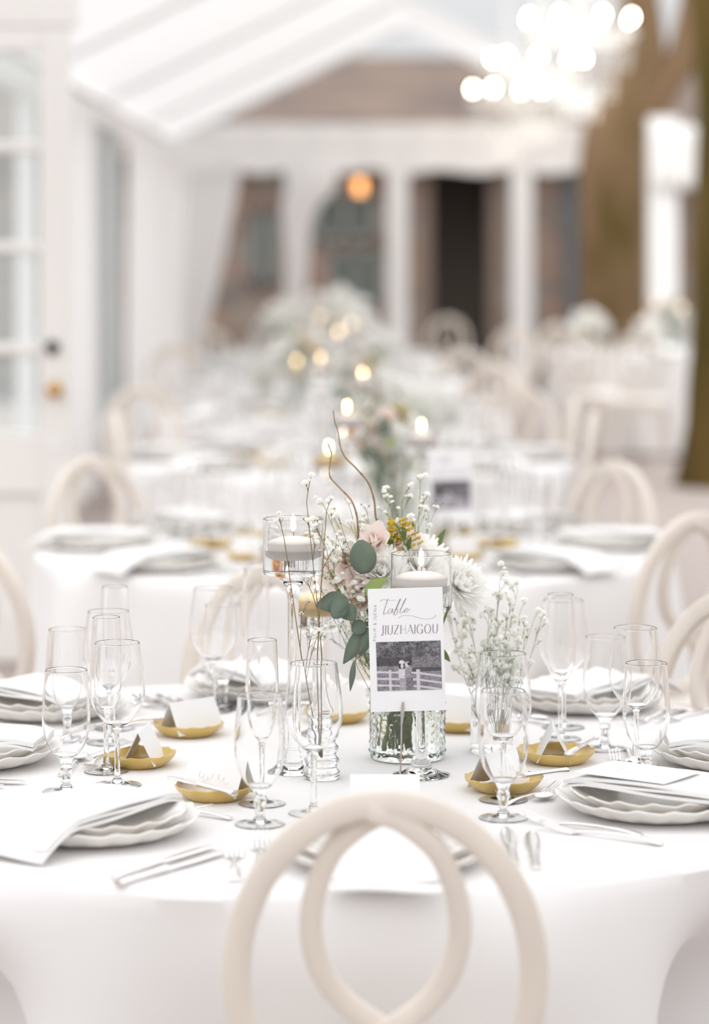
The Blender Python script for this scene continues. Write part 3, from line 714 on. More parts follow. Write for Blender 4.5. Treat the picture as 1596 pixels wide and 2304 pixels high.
# printed menu sheets on two napkins
def menu(st, label):
    t = thing('menu_card', label, 'card', st.loc(-0.005, 0.03, 0.0535), st.rz)
    MB().box((-0.055, -0.075, 0), (0.055, 0.075, 0.0008)).build('sheet', M['paper'], t, smooth=False)
    m = MB()
    for i in range(3):
        m.sweep([(-0.03 + 0.06 * u / 30, 0.03 - 0.02 * i + 0.003 * math.sin(u * 1.3), 0.0011) for u in range(31)], 0.0003, 4)
    m.build('lettering', M['ink_faint'], t)
menu(Setting(at(1480, 1826), V2(at(1134, 1778)) - V2(at(1480, 1826))), 'white menu sheet with faint script on the front right napkin')
# ------------------------------------------------------------------ candle holders
def make_holder(h, br, ivory=False):
    t = thing('candle_holder', 'x', 'candle holder')
    zb = h - 0.088                                  # outer bottom of the bowl
    MB().lathe([(0, 0.0075), (br * 0.35, 0.0065), (br * 0.7, 0.003), (br * 0.97, 0.0), (br, 0.0004), (br, 0.0022), (br * 0.7, 0.0055), (br * 0.45, 0.011), (0.014, 0.020), (0.011, 0.034)], 40).build('foot', M['glass'], t)
    MB().lathe(cr([(0.011, 0.034), (0.0085, 0.06), (0.0085, zb - 0.07), (0.010, zb - 0.03), (0.020, zb - 0.008)], 5), 40).build('stem', M['glass'], t)
    ro = 0.047
    MB().lathe([(0.020, zb - 0.008), (0.034, zb - 0.002), (ro - 0.002, zb + 0.001), (ro, zb + 0.005), (ro, h - 0.001), (ro - 0.001, h), (ro - 0.002, h - 0.001), (ro - 0.0022, zb + 0.009), (ro - 0.006, zb + 0.007), (0, zb + 0.006)], 56).build('bowl', M['glass'], t)
    zw = zb + 0.040; rw = ro - 0.0026
    MB().lathe([(0, zb + 0.0066), (rw - 0.006, zb + 0.0075), (rw, zb + 0.010), (rw, zw), (0, zw)], 56).build('water', M['water'], t)
    rc = 0.0405
    cn = MB().lathe(cr([(0, zw - 0.014), (rc * 0.6, zw - 0.013), (rc * 0.92, zw - 0.004), (rc, zw + 0.008), (rc * 0.97, zw + 0.013), (rc * 0.6, zw + 0.019), (0, zw + 0.022)], 4), 40).build('floating_candle', M['wax_ivory'] if ivory else M['wax'], t)
    MB().sweep(cr([(0, 0, zw + 0.020), (0.001, 0, zw + 0.026), (-0.001, 0, zw + 0.031)], 3), 0.0008, 5).build('wick', M['wick'], cn)
    MB().lathe(cr([(0, zw + 0.028), (0.0035, zw + 0.032), (0.0042, zw + 0.037), (0.0022, zw + 0.047), (0, zw + 0.056)], 4), 12).build('flame', M['flame'], cn)
    return Proto(t)
HA, HB, HC_ = make_holder(0.394, 0.036), make_holder(0.262, 0.036, True), make_holder(0.343, 0.044)
# ------------------------------------------------------------------ vases
def make_vase():
    t = thing('flower_vase', 'x', 'vase'); ro, h = 0.0605, 0.105
    def pat(a, r, z):
        if r < 0.05 or z < 0.008 or z > h - 0.008: return r, z
        d = abs(((a * 14 / PI + z * 160) % 2) - 1) * abs(((a * 14 / PI - z * 160) % 2) - 1)
        return r + 0.0032 * d, z
    outer = [(0, 0.002), (0.052, 0.0), (0.058, 0.002), (0.0595, 0.008)] + [(0.0595, 0.008 + (h - 0.016) * i / 20) for i in range(1, 20)] + [(0.0595, h - 0.007), (0.0585, h)]
    inner = [(0.057, h), (0.0565, h - 0.004), (0.0565, 0.014), (0.05, 0.009), (0, 0.008)]
    vo = MB().lathe(outer, 168, fn=pat); vo.lathe([(0.0585, h)] + inner, 168)
    vo.build('vase_body', M['glass_green'], t)
    MB().lathe([(0, 0.0088), (0.05, 0.0098), (0.056, 0.0148), (0.056, h * 0.72), (0, h * 0.72)], 64).build('water', M['water'], t)
    return Proto(t)
VASE = make_vase()
def bud_vase(name, outer, th=0.0014):
    t = thing(name, 'x', 'vase'); P = cr(outer, 8)
    inner = [(max(r - th, 0.002), z) for r, z in reversed(P) if z > 0.006]
    MB().lathe([(0, 0.001)] + P + [(P[-1][0] - th * 0.5, P[-1][1] + 0.0005)] + inner + [(inner[-1][0] * 0.6, 0.0048), (0, 0.0045)], 48).build('vase_body', M['glass'], t)
    wz = outer[-1][1] * 0.55
    wp = [(r - 0.0003, z) for r, z in reversed(inner) if z < wz]
    MB().lathe([(0, 0.0052)] + wp + [(0, wp[-1][1])], 48).build('water', M['water'], t)
    return Proto(t)
rip = [(0.0255, 0.0)]
for i in range(6): rip += [(0.0285 - 0.001 * i, 0.009 + 0.019 * i), (0.0235 - 0.0012 * i, 0.0185 + 0.019 * i)]
rip += [(0.0125, 0.130), (0.0105, 0.142), (0.0105, 0.168), (0.0125, 0.176)]
RIPPLE = bud_vase('ripple_bud_vase', rip)
BOTTLE = bud_vase('bottle_bud_vase', [(0.034, 0.0), (0.037, 0.004), (0.037, 0.05), (0.037, 0.085), (0.033, 0.098), (0.018, 0.108), (0.010, 0.114), (0.0095, 0.134), (0.0125, 0.138), (0.0125, 0.141)])
# ------------------------------------------------------------------ flowers
def frame(ax):
    ax = Vector(ax).normalized(); u = ax.cross(Vector((0.2, 0.9, 0.35)))
    if u.length < 1e-3: u = ax.cross(Vector((1, 0, 0)))
    u.normalize(); return ax, u, ax.cross(u)
def strip_petal(mb, c, d, n, L, W, curl, seg=4, cup=0.25, tipw=0.35):
    """petal from c along d with face normal n"""
    d = d.normalized(); n = (n - d * n.dot(d)).normalized(); s_ = d.cross(n); vs = []
    for i in range(seg + 1):
        u = i / seg; ang = curl * u
        p = c + d * (L * (math.sin(ang) / curl if abs(curl) > 1e-3 else u)) + n * (L * ((1 - math.cos(ang)) / curl if abs(curl) > 1e-3 else 0))
        wd = W * (0.35 + 0.65 * math.sin(PI * min(u * 0.75 + 0.12, 1))) * (1 if i < seg else tipw)
        nn = (n * math.cos(ang) - d * math.sin(ang))
        vs += [p - s_ * wd + nn * wd * cup, p, p + s_ * wd + nn * wd * cup]
    fs = []
    for i in range(seg):
        a = i * 3; fs += [(a, a + 1, a + 4, a + 3), (a + 1, a + 2, a + 5, a + 4)]
    mb.add(vs, fs)
def mum(mb, c, ax, Rr, rnd):
    ax, u, v = frame(ax); c = Vector(c)
    for k, (tilt, n, L, curl) in enumerate(((104, 26, 0.98, 0.4), (88, 30, 1.0, 0.5), (74, 30, 0.95, 0.6), (60, 28, 0.88, 0.7), (46, 24, 0.8, 0.8), (32, 20, 0.7, 0.9), (18, 14, 0.6, 0.9), (7, 8, 0.5, 0.8))):
        for i in range(n):
            a = 2 * PI * (i + 0.5 * (k % 2)) / n + rnd.uniform(-0.08, 0.08); t_ = math.radians(tilt + rnd.uniform(-7, 7))
            rad = u * math.cos(a) + v * math.sin(a); d = ax * math.cos(t_) + rad * math.sin(t_); nn = ax * math.sin(t_) - rad * math.cos(t_)
            strip_petal(mb, c + d * 0.002, d, nn, Rr * L * rnd.uniform(0.9, 1.08), Rr * 0.098, curl, 4, 0.35, 0.6)
def bloom(mb, c, ax, Rr, rnd, layers=((75, 6, 1.0, 0.5), (50, 5, 0.85, 0.8), (26, 4, 0.65, 1.0))):
    ax, u, v = frame(ax); c = Vector(c)
    for k, (tilt, n, L, curl) in enumerate(layers):
        for i in range(n):
            a = 2 * PI * (i + 0.5 * (k % 2)) / n + rnd.uniform(-0.15, 0.15); t_ = math.radians(tilt + rnd.uniform(-10, 10))
            rad = u * math.cos(a) + v * math.sin(a); d = ax * math.cos(t_) + rad * math.sin(t_); nn = ax * math.sin(t_) - rad * math.cos(t_)
            strip_petal(mb, c, d, nn, Rr * L * rnd.uniform(0.85, 1.15), Rr * 0.42, curl + rnd.uniform(-0.2, 0.3), 5, 0.3, 0.55)
def leaf_shape(mb, base, d, n, L, W, bend=0.3, round_=False, seg=7):
    d = d.normalized(); n = (n - d * n.dot(d)).normalized(); s_ = d.cross(n); vs = []
    for i in range(seg + 1):
        u = i / seg; ang = bend * u
        p = base + d * L * (math.sin(ang) / bend) - n * L * ((1 - math.cos(ang)) / bend)
        wd = W * (math.sin(PI * (u * 0.93 + 0.05)) ** (0.6 if round_ else 0.85)) * (1.0 if round_ else (1.15 - 0.5 * u))
        vs += [p - s_ * wd + n * wd * 0.12, p, p + s_ * wd + n * wd * 0.12]
    fs = []
    for i in range(seg):
        a = i * 3; fs += [(a, a + 1, a + 4, a + 3), (a + 1, a + 2, a + 5, a + 4)]
    mb.add(vs, fs)
def floret(mb, c, ax, r, rnd):
    ax, u, v = frame(ax); c = Vector(c)
    for k, (n, t_, L) in enumerate(((6, 1.45, 1.0), (5, 0.8, 0.8), (3, 0.3, 0.6))):
        if k == 2: mb.ball(c + ax * r * 0.35, r * 0.5, 6, 4)
        for i in range(n):
            a = 2 * PI * (i + 0.5 * k) / n + rnd.uniform(-.2, .2); rad = u * math.cos(a) + v * math.sin(a)
            d = ax * math.cos(t_) + rad * math.sin(t_); s_ = d.cross(ax if t_ > 0.5 else u).normalized() * r * 0.55
            p = c + d * r * L
            mb.add([c, p * 0.45 + c * 0.55 - s_, p + ax * r * 0.2, p * 0.45 + c * 0.55 + s_], [(0, 1, 2, 3)])
def stem_path(a, b, sag, rnd, n=7):
    a = Vector(a); b = Vector(b); m = (a + b) / 2 + Vector((rnd.uniform(-1, 1), rnd.uniform(-1, 1), 0)) * sag
    return cr([a, a.lerp(m, 0.6) + (m - (a + b) / 2) * 0.3, m, b], n)
def gyp(name_label, loc, origin, tips, seed, rb=0.0036, dens=1.0, stemm='stem', spread=0.045, sr=0.00055):
    rnd = random.Random(seed)
    t = thing('baby_breath_sprig', name_label, 'flower', loc); st = MB(); bl = MB()
    for (px_, py_, pz_) in tips:
        o = Vector(origin); e = Vector((px_, py_, pz_)); path = stem_path(o, e, 0.012, rnd, 6)
        st.sweep(path, lambda u: sr * 1.6 * (1 - 0.5 * u), 5)
        n = len(path); d0 = (e - o).normalized()
        k0 = int(n * 0.45)
        for k in range(k0, n):
            if rnd.random() > 0.62 * dens and k != n - 1: continue
            p = Vector(path[k]); L = spread * (1.15 - 0.6 * (k - k0) / max(n - k0, 1)) * rnd.uniform(0.6, 1.3)
            dd = (d0 + Vector((rnd.uniform(-1, 1), rnd.uniform(-1, 1), rnd.uniform(-0.1, 0.7))) * 0.75).normalized()
            q = p + dd * L; st.sweep([p, p.lerp(q, 0.5) + Vector((0, 0, 0.003)), q], sr * 0.75, 4)
            for _ in range(rnd.randint(2, 4)):
                d2 = (dd + Vector((rnd.uniform(-1, 1), rnd.uniform(-1, 1), rnd.uniform(-0.2, 0.9))) * 0.8).normalized()
                b0 = p.lerp(q, rnd.uniform(0.4, 1.0)); b = b0 + d2 * L * rnd.uniform(0.25, 0.6)
                st.sweep([b0, b], sr * 0.5, 4)
                if rnd.random() < 0.78: floret(bl, b, d2 + Vector((0, -0.3, 0.3)), rb * rnd.uniform(0.7, 1.35), rnd)
                else: st.ball(b, rb * 0.3, 5, 3)
            floret(bl, q, dd + Vector((0, -0.3, 0.3)), rb * rnd.uniform(0.8, 1.3), rnd)
    st.build('stems', M[stemm], t); bl.build('blossoms', M['baby'], t, smooth=False, kind='stuff')
    return Proto(t)
CP = []          # centrepiece prototypes: (proto, location on table 1, label pattern, group word)
def cp(pr, loc, label, grp):
    o = pr.put(loc, 0.0, label % 'nearest table', grp + ' on the nearest table'); CP.append((pr, Vector(loc), label, grp)); return o
vloc = at(917, 1706) + Vector((0, 0, 0.0008))
cp(HA, at(660, 1738) + Vector((0, 0, 0.0008)), 'tallest glass stem holder with a floating white candle, %s', 'tall candle holders')
cp(HB, at(713, 1652) + Vector((0, 0, 0.0008)), 'short glass stem holder with a glowing ivory candle, %s', 'short candle holders')
cp(HC_, at(948, 1746) + Vector((0, 0, 0.0008)), 'middle-height glass stem holder with a burning white candle, %s', 'middle candle holders')
cp(VASE, vloc, 'patterned green-tinted glass vase full of flower stems, %s', 'flower vases')
rloc = at(724, 1752) + Vector((0, 0, 0.0008)); bloc = at(1110, 1692) + Vector((0, 0, 0.0008))
cp(RIPPLE, rloc, 'wavy clear glass bud vase with one sparse sprig, %s', 'wavy bud vases')
cp(BOTTLE, bloc, 'small clear bottle vase of baby breath, %s', 'bottle vases')
def VL(px, py, dy=0.0):
    """a point of the arrangement in vase coordinates, dy metres behind the vase axis"""
    return atY(px, py, vloc.y + dy) - vloc
def flower(name, label, grp, cat, head, mname, seed, kind, Rr, ax):
    rnd = random.Random(seed); t = thing(name, 'x', cat); mb = MB()
    (mum if kind == 'mum' else bloom)(mb, head, ax, Rr, rnd)
    mb.build('petals', M[mname], t)
    h = Vector(head); base = Vector((h.x * 0.18 + rnd.uniform(-.018, .018), rnd.uniform(-.02, .02), 0.015))
    neck = Vector((h.x * 0.30, h.y * 0.3, 0.115))
    MB().sweep(cr([base, neck, h - Vector(ax).normalized() * 0.004], 8), 0.0022, 6).build('stem', M['stem'], t)
    cp(Proto(t), vloc, label, grp)
W_ = 'white chrysanthemum with dense narrow petals%s in the arrangement, '
flower('chrysanthemum', 'white chrysanthemum left of the front candle, %s', 'left chrysanthemums', 'flower', VL(862, 1292, -0.055), 'petal_white', 1, 'mum', 0.048, (-0.15, -0.8, 0.45))
flower('chrysanthemum', 'white chrysanthemum directly behind the front candle glass, %s', 'middle chrysanthemums', 'flower', VL(945, 1272, -0.015), 'petal_white', 2, 'mum', 0.052, (0.05, -0.7, 0.65))
flower('chrysanthemum', 'white chrysanthemum outermost right in the arrangement, %s', 'right chrysanthemums', 'flower', VL(1030, 1320, 0.02), 'petal_white', 3, 'mum', 0.052, (0.6, -0.5, 0.45))
flower('chrysanthemum', 'large white chrysanthemum behind the others in the arrangement, %s', 'back chrysanthemums', 'flower', VL(985, 1300, 0.05), 'petal_white', 4, 'mum', 0.05, (0.3, -0.3, 0.8))
PK = [(850, 1222, -0.04, 0.034, 'top'), (792, 1268, -0.03, 0.036, 'outer'), (815, 1318, -0.05, 0.034, 'lower'), (765, 1300, 0.02, 0.034, 'leftmost'), (912, 1230, 0.0, 0.034, 'hidden'), (818, 1352, -0.045, 0.034, 'lowest')]
for i, (x, y, dy, r, wd) in enumerate(PK):
    flower('blush_flower', 'ruffled blush pink flower, the ' + wd + ' of its cluster, %s', wd + ' blush flowers', 'flower', VL(x, y, dy), 'petal_pink', 20 + i, 'bloom', r, (-0.4 + 0.01 * i, -0.75, 0.4))
flower('peach_rose', 'small peach rose beside the tall candle glass, %s', 'peach roses', 'flower', VL(740, 1284, 0.05), 'petal_peach', 31, 'bloom', 0.030, (-0.3, -0.8, 0.4))
flower('peach_rose', 'small peach rose behind the tall candle bowl, %s', 'upper peach roses', 'flower', VL(712, 1222, 0.08), 'petal_peach', 32, 'bloom', 0.026, (-0.3, -0.8, 0.4))
# goldenrod
def goldenrod(label, grp, tip, base, seed):
    rnd = random.Random(seed); t = thing('goldenrod_sprig', 'x', 'flower'); st = MB(); bl = MB(); lf = MB()
    p = cr([Vector((0.0, 0.0, 0.015)), Vector((base.x * 0.3, base.y * 0.3, 0.12)), base, tip], 9)
    st.sweep(p, 0.0014, 6); n = len(p)
    for k in range(int(n * 0.70), n):
        for sg in (-1, 1):
            q = Vector(p[k]); d = Vector((sg * rnd.uniform(0.5, 1.0), rnd.uniform(-0.5, 0.3), rnd.uniform(-0.1, 0.5))).normalized(); L = 0.026 * (1.1 - 0.7 * (k - n * 0.7) / (n * 0.3))
            e = q + d * L + Vector((0, 0, 0.004)); st.sweep([q, q.lerp(e, 0.5) + Vector((0, 0, 0.003)), e], 0.0007, 4)
            for m_ in range(6):
                b = q.lerp(e, 0.35 + 0.65 * m_ / 5) + Vector((rnd.uniform(-.002, .002), rnd.uniform(-.002, .002), 0.0025)); bl.ball(b, rnd.uniform(0.0016, 0.0026), 6, 4)
    for k in (int(n * 0.62), int(n * 0.7), int(n * 0.78)):
        leaf_shape(lf, Vector(p[k]), Vector((rnd.uniform(-1, 1), -0.4, 0.6)), Vector((0, -1, 0.2)), 0.03, 0.005)
    st.build('stem', M['stem'], t); bl.build('blossoms', M['goldenrod'], t, kind='stuff'); lf.build('leaves', M['leaf'], t)
    cp(Proto(t), vloc, label, grp)
goldenrod('yellow goldenrod sprig rising above the white flowers, %s', 'goldenrod sprigs', VL(893, 1180, -0.04), VL(915, 1260, -0.02), 41)
goldenrod('smaller yellow goldenrod sprig by the willow twig, %s', 'small goldenrod sprigs', VL(862, 1204, 0.0), VL(880, 1265, -0.01), 42)
# eucalyptus
def eucalyptus(label, grp, pts, leaves, seed, stemm='stem_red'):
    t = thing('eucalyptus_branch', 'x', 'branch'); rnd = random.Random(seed)
    MB().sweep(cr([Vector((0.0, 0.005, 0.02)), Vector((pts[0].x * 0.25, pts[0].y * 0.3, 0.115))] + pts, 6), 0.0011, 5).build('stem', M[stemm], t)
    for (base, tip, wd, nrm, rnd_) in leaves:
        mb = MB(); d = tip - base; leaf_shape(mb, base, d, Vector(nrm), d.length, wd, 0.25, rnd_, 9)
        o = mb.build('leaf', M['euc'], t, mods=lambda ob: setattr(ob.modifiers.new('solid', 'SOLIDIFY'), 'thickness', 0.0006))
    cp(Proto(t), vloc, label, grp)
a = VL
eucalyptus('grey-green eucalyptus twig with one large round leaf, %s', 'upright eucalyptus twigs', [a(850, 1330, -0.05), a(826, 1300, -0.085)], [(a(822, 1290, -0.088), a(812, 1217, -0.10), 0.0215, (0.1, -1, 0.1), True)], 1)
eucalyptus('eucalyptus branch reaching toward the tall candle holder, %s', 'reaching eucalyptus branches', [a(860, 1372, -0.05), a(815, 1352, -0.09), a(770, 1350, -0.10)],
           [(a(784, 1352, -0.10), a(711, 1360, -0.115), 0.0200, (0, -0.9, 0.5), False), (a(776, 1348, -0.10), a(752, 1388, -0.125), 0.0150, (0.1, -1, 0.0), True), (a(772, 1362, -0.10), a(800, 1396, -0.11), 0.0150, (0, -1, 0.2), False)], 2)
eucalyptus('eucalyptus branch hanging down beside the table sign, %s', 'drooping eucalyptus branches', [a(835, 1400, -0.06), a(815, 1420, -0.085), a(800, 1490, -0.10)],
           [(a(820, 1400, -0.085), a(795, 1422, -0.10), 0.0120, (0, -1, 0.2), True), (a(828, 1412, -0.085), a(771, 1492, -0.10), 0.0150, (-0.2, -1, 0.2), False), (a(826, 1430, -0.08), a(812, 1478, -0.085), 0.0100, (0.3, -1, 0), False), (a(797, 1488, -0.10), a(789, 1558, -0.10), 0.0052, (0.1, -1, 0), False)], 3)
def blade(label, grp, base, tip, wd, m, nrm=(0, -1, 0.2), bend=0.4):
    t = thing('leaf_spray', 'x', 'leaf'); mb = MB(); d = tip - base; leaf_shape(mb, base, d, Vector(nrm), d.length * 1.02, wd, bend, False, 9)
    MB().sweep(cr([Vector((0, 0, 0.02)), Vector((base.x * 0.3, base.y * 0.3, 0.115)), base], 6), 0.0012, 5).build('stem', M['stem'], t)
    mb.build('leaf', M[m], t); cp(Proto(t), vloc, label, grp)
blade('pointed green leaf standing up behind the candle glass, %s', 'upright green leaves', a(972, 1258, 0.03), a(994, 1186, 0.03), 0.009, 'leaf', (-0.6, -0.8, 0), 0.5)
blade('light green leaf above the corner of the sign, %s', 'light green leaves', a(822, 1332, -0.10), a(870, 1298, -0.10), 0.011, 'leaf_light', (0.2, -0.8, 0.5))
blade('dark leaf under the white chrysanthemum, %s', 'dark lower leaves', a(850, 1340, -0.05), a(900, 1320, -0.05), 0.016, 'leaf')
blade('dark leaf at the middle left of the arrangement, %s', 'dark middle leaves', a(835, 1330, -0.04), a(800, 1300, -0.04), 0.014, 'leaf')
blade('narrow dark leaf poking out right of the sign, %s', 'dark right leaves', a(985, 1455, -0.02), a(1015, 1490, -0.02), 0.006, 'leaf')
blade('broad dark leaf low in the arrangement, %s', 'dark low leaves', a(845, 1400, -0.03), a(818, 1440, -0.045), 0.016, 'leaf')
# curly willow
def twig(label, grp, pts):
    t = thing('willow_twig', 'x', 'twig')
    P = cr([Vector((0.0, 0.0, 0.02)), Vector((0.0, 0.0, 0.12))] + pts, 8); n = len(P)
    mb = MB(); mb.sweep(P, [0.0019 * (1 - 0.62 * i / n) * (1.35 if i % 11 == 0 else 1) for i in range(n)], 7)
    mb.build('stem', M['willow'], t); cp(Proto(t), vloc, label, grp)
twig('curling brown willow twig reaching highest, %s', 'tall willow twigs', [a(860, 1210, 0), a(846, 1165, 0), a(842, 1125, 0), a(828, 1085, 0), a(800, 1052, 0), a(778, 1030, 0), a(766, 1005, 0), a(762, 975, 0), a(754, 950, 0), a(750, 924, 0)])
twig('shorter curling brown willow twig, %s', 'short willow twigs', [a(815, 1240, -0.02), a(807, 1205, -0.02), a(803, 1160, -0.02), a(790, 1125, -0.02), a(762, 1095, -0.02), a(742, 1070, -0.02), a(744, 1035, -0.02), a(746, 1020, -0.02), a(738, 998, -0.02)])
# baby's breath
def VR(base, px, py, dy=0.0): return atY(px, py, base.y + dy) - base
for i, (lab, grp, org, tips, dn_, sm, rb_) in enumerate((
    ('baby breath spray at the upper right of the arrangement, %s', 'right baby breath sprays', (0, 0, 0.02), [a(905, 1130, 0.0), a(945, 1115, 0.02), a(935, 1180, -0.02), a(880, 1120, 0.02), a(965, 1160, 0.03), a(900, 1170, -0.02)], 1.2, 'stem', 0.0052),
    ('baby breath spray at the upper left of the arrangement, %s', 'left baby breath sprays', (0, 0, 0.02), [a(790, 1150, 0.0), a(760, 1180, 0.0), a(830, 1170, 0.02), a(740, 1230, -0.02), a(770, 1240, -0.05), a(730, 1260, -0.03), a(800, 1210, -0.03)], 1.4, 'stem', 0.0054),
    ('baby breath spray in front of the blush flowers, %s', 'front baby breath sprays', (0, 0, 0.02), [a(735, 1150, -0.07), a(705, 1190, -0.08), a(770, 1190, -0.085), a(745, 1290, -0.10), a(780, 1330, -0.10), a(720, 1240, -0.09)], 1.1, 'stem', 0.0052),
    ('low baby breath spray beside the ivory candle, %s', 'low baby breath sprays', (0, 0, 0.02), [a(720, 1320, -0.05), a(745, 1380, -0.06), a(760, 1330, -0.07)], 0.8, 'stem', 0.0050))):
    cp(gyp('x', (0, 0, 0), org, tips, 60 + i, rb=rb_, dens=dn_, stemm=sm), vloc, lab, grp)
rp_ = lambda x, y, d=0.0: VR(rloc, x, y, d)
cp(gyp('x', (0, 0, 0), (0, 0, 0.03), [rp_(640, 1215), rp_(735, 1150, -0.02), rp_(690, 1130)], 71, rb=0.0050, dens=0.75, stemm='stem_red', spread=0.05, sr=0.0008), rloc, 'sparse baby breath sprig in the wavy bud vase, %s', 'sparse baby breath sprigs')
bp_ = lambda x, y, d=0.0: VR(bloc, x, y, d)
for i, (tips, wd) in enumerate((([(1128, 1285), (1165, 1330), (1150, 1370)], 'tallest'), ([(1200, 1400), (1215, 1410), (1180, 1420), (1150, 1400)], 'rightmost'), ([(1010, 1400), (1030, 1420), (1055, 1400)], 'leftmost'), ([(1120, 1360), (1100, 1390), (1140, 1430), (1170, 1380)], 'middle'))):
    cp(gyp('x', (0, 0, 0), (0.002 * i - 0.003, 0, 0.02), [bp_(x, y, 0.03 * math.sin(j * 2.1 + i)) for j, (x, y) in enumerate(tips)], 80 + i, rb=0.0056, dens=1.35, spread=0.032, sr=0.0004), bloc, wd + ' baby breath sprig in the bottle vase, %s', wd + ' baby breath sprigs')
# ------------------------------------------------------------------ the table sign
def ribbon(mb, pts, wmax, wmin, n=8, y=-0.0006, slantw=True):
    P = [Vector((p[0], 0, p[1])) for p in cr(pts, n)] if n > 1 else [Vector((p[0], 0, p[1])) for p in pts]
    vs = []; fs = []
    for i, p in enumerate(P):
        t = P[min(i + 1, len(P) - 1)] - P[max(i - 1, 0)]; t.normalize(); nrm = Vector((-t.z, 0, t.x))
        wd = (wmin + (wmax - wmin) * abs(t.z) ** 1.5) * 0.5
        vs += [(p.x - nrm.x * wd, y, p.z - nrm.z * wd), (p.x + nrm.x * wd, y, p.z + nrm.z * wd)]
    for i in range(len(P) - 1): fs.append((2 * i, 2 * i + 1, 2 * i + 3, 2 * i + 2))
    mb.add(vs, fs)
LET = {  # strokes on a unit cap height; second value of a stroke: thick (1), thin (0)
 'J': (0.42, [([(0.28, 1), (0.28, 0.15), (0.18, -0.05), (0.02, -0.08)], 1)]),
 'I': (0.22, [([(0.11, 1), (0.11, 0)], 1)]),
 'U': (0.82, [([(0.12, 1), (0.12, 0.35), (0.22, 0.06), (0.42, 0.0), (0.62, 0.08), (0.70, 0.35), (0.70, 1)], 2)]),
 'Z': (0.75, [([(0.06, 0.98), (0.68, 0.98)], 0), ([(0.66, 1), (0.06, 0)], 1), ([(0.06, 0.02), (0.70, 0.02)], 0)]),
 'H': (0.90, [([(0.12, 1), (0.12, 0)], 1), ([(0.76, 1), (0.76, 0)], 0), ([(0.12, 0.52), (0.76, 0.52)], 0)]),
 'A': (0.86, [([(0.02, 0), (0.42, 1)], 0), ([(0.40, 1), (0.82, 0)], 1), ([(0.16, 0.33), (0.68, 0.33)], 0)]),
 'G': (0.95, [([(0.82, 0.80), (0.66, 0.97), (0.46, 1.0), (0.20, 0.86), (0.09, 0.5), (0.20, 0.14), (0.48, 0.0), (0.70, 0.05), (0.82, 0.2)], 2), ([(0.82, 0.42), (0.82, 0.05)], 1), ([(0.58, 0.42), (0.84, 0.42)], 0)]),
 'O': (1.02, [([(0.50, 1.0), (0.22, 0.87), (0.09, 0.5), (0.22, 0.13), (0.50, 0.0), (0.78, 0.13), (0.91, 0.5), (0.78, 0.87), (0.50, 1.0)], 2)]),
 'P': (0.66, [([(0.1, 0), (0.1, 1)], 1), ([(0.1, 1), (0.42, 0.98), (0.56, 0.75), (0.42, 0.52), (0.1, 0.5)], 2)]),
 'L': (0.58, [([(0.1, 1), (0.1, 0)], 1), ([(0.1, 0.02), (0.5, 0.02)], 0)]),
 'E': (0.62, [([(0.1, 1), (0.1, 0)], 1), ([(0.1, 0.98), (0.52, 0.98)], 0), ([(0.1, 0.5), (0.46, 0.5)], 0), ([(0.1, 0.02), (0.52, 0.02)], 0)]),
 'X': (0.76, [([(0.06, 1), (0.70, 0)], 1), ([(0.68, 1), (0.06, 0)], 0)]),
 '&': (0.80, [([(0.72, 0.45), (0.5, 0.05), (0.25, 0.0), (0.10, 0.22), (0.24, 0.46), (0.46, 0.66), (0.46, 0.9), (0.32, 1.0), (0.20, 0.86), (0.26, 0.66), (0.72, 0.02)], 2)]),
 ' ': (0.45, [])}
def text_width(tx, track): return sum(LET[c_][0] + track for c_ in tx) - track
def letters(tx, h, track, thick, thin, place):
    mb = MB(); x = 0.0
    for c_ in tx:
        wd, strokes = LET[c_]
        for pts, kind in strokes:
            q = [place((x + p[0]) * h, p[1] * h) for p in pts]
            if kind == 2: ribbon(mb, q, thick, thin, 6)
            elif kind == 1: ribbon(mb, q, thick, thick, 6 if len(q) > 2 else 1)
            else: ribbon(mb, q, thin, thin, 1)
        x += wd + track
    return mb
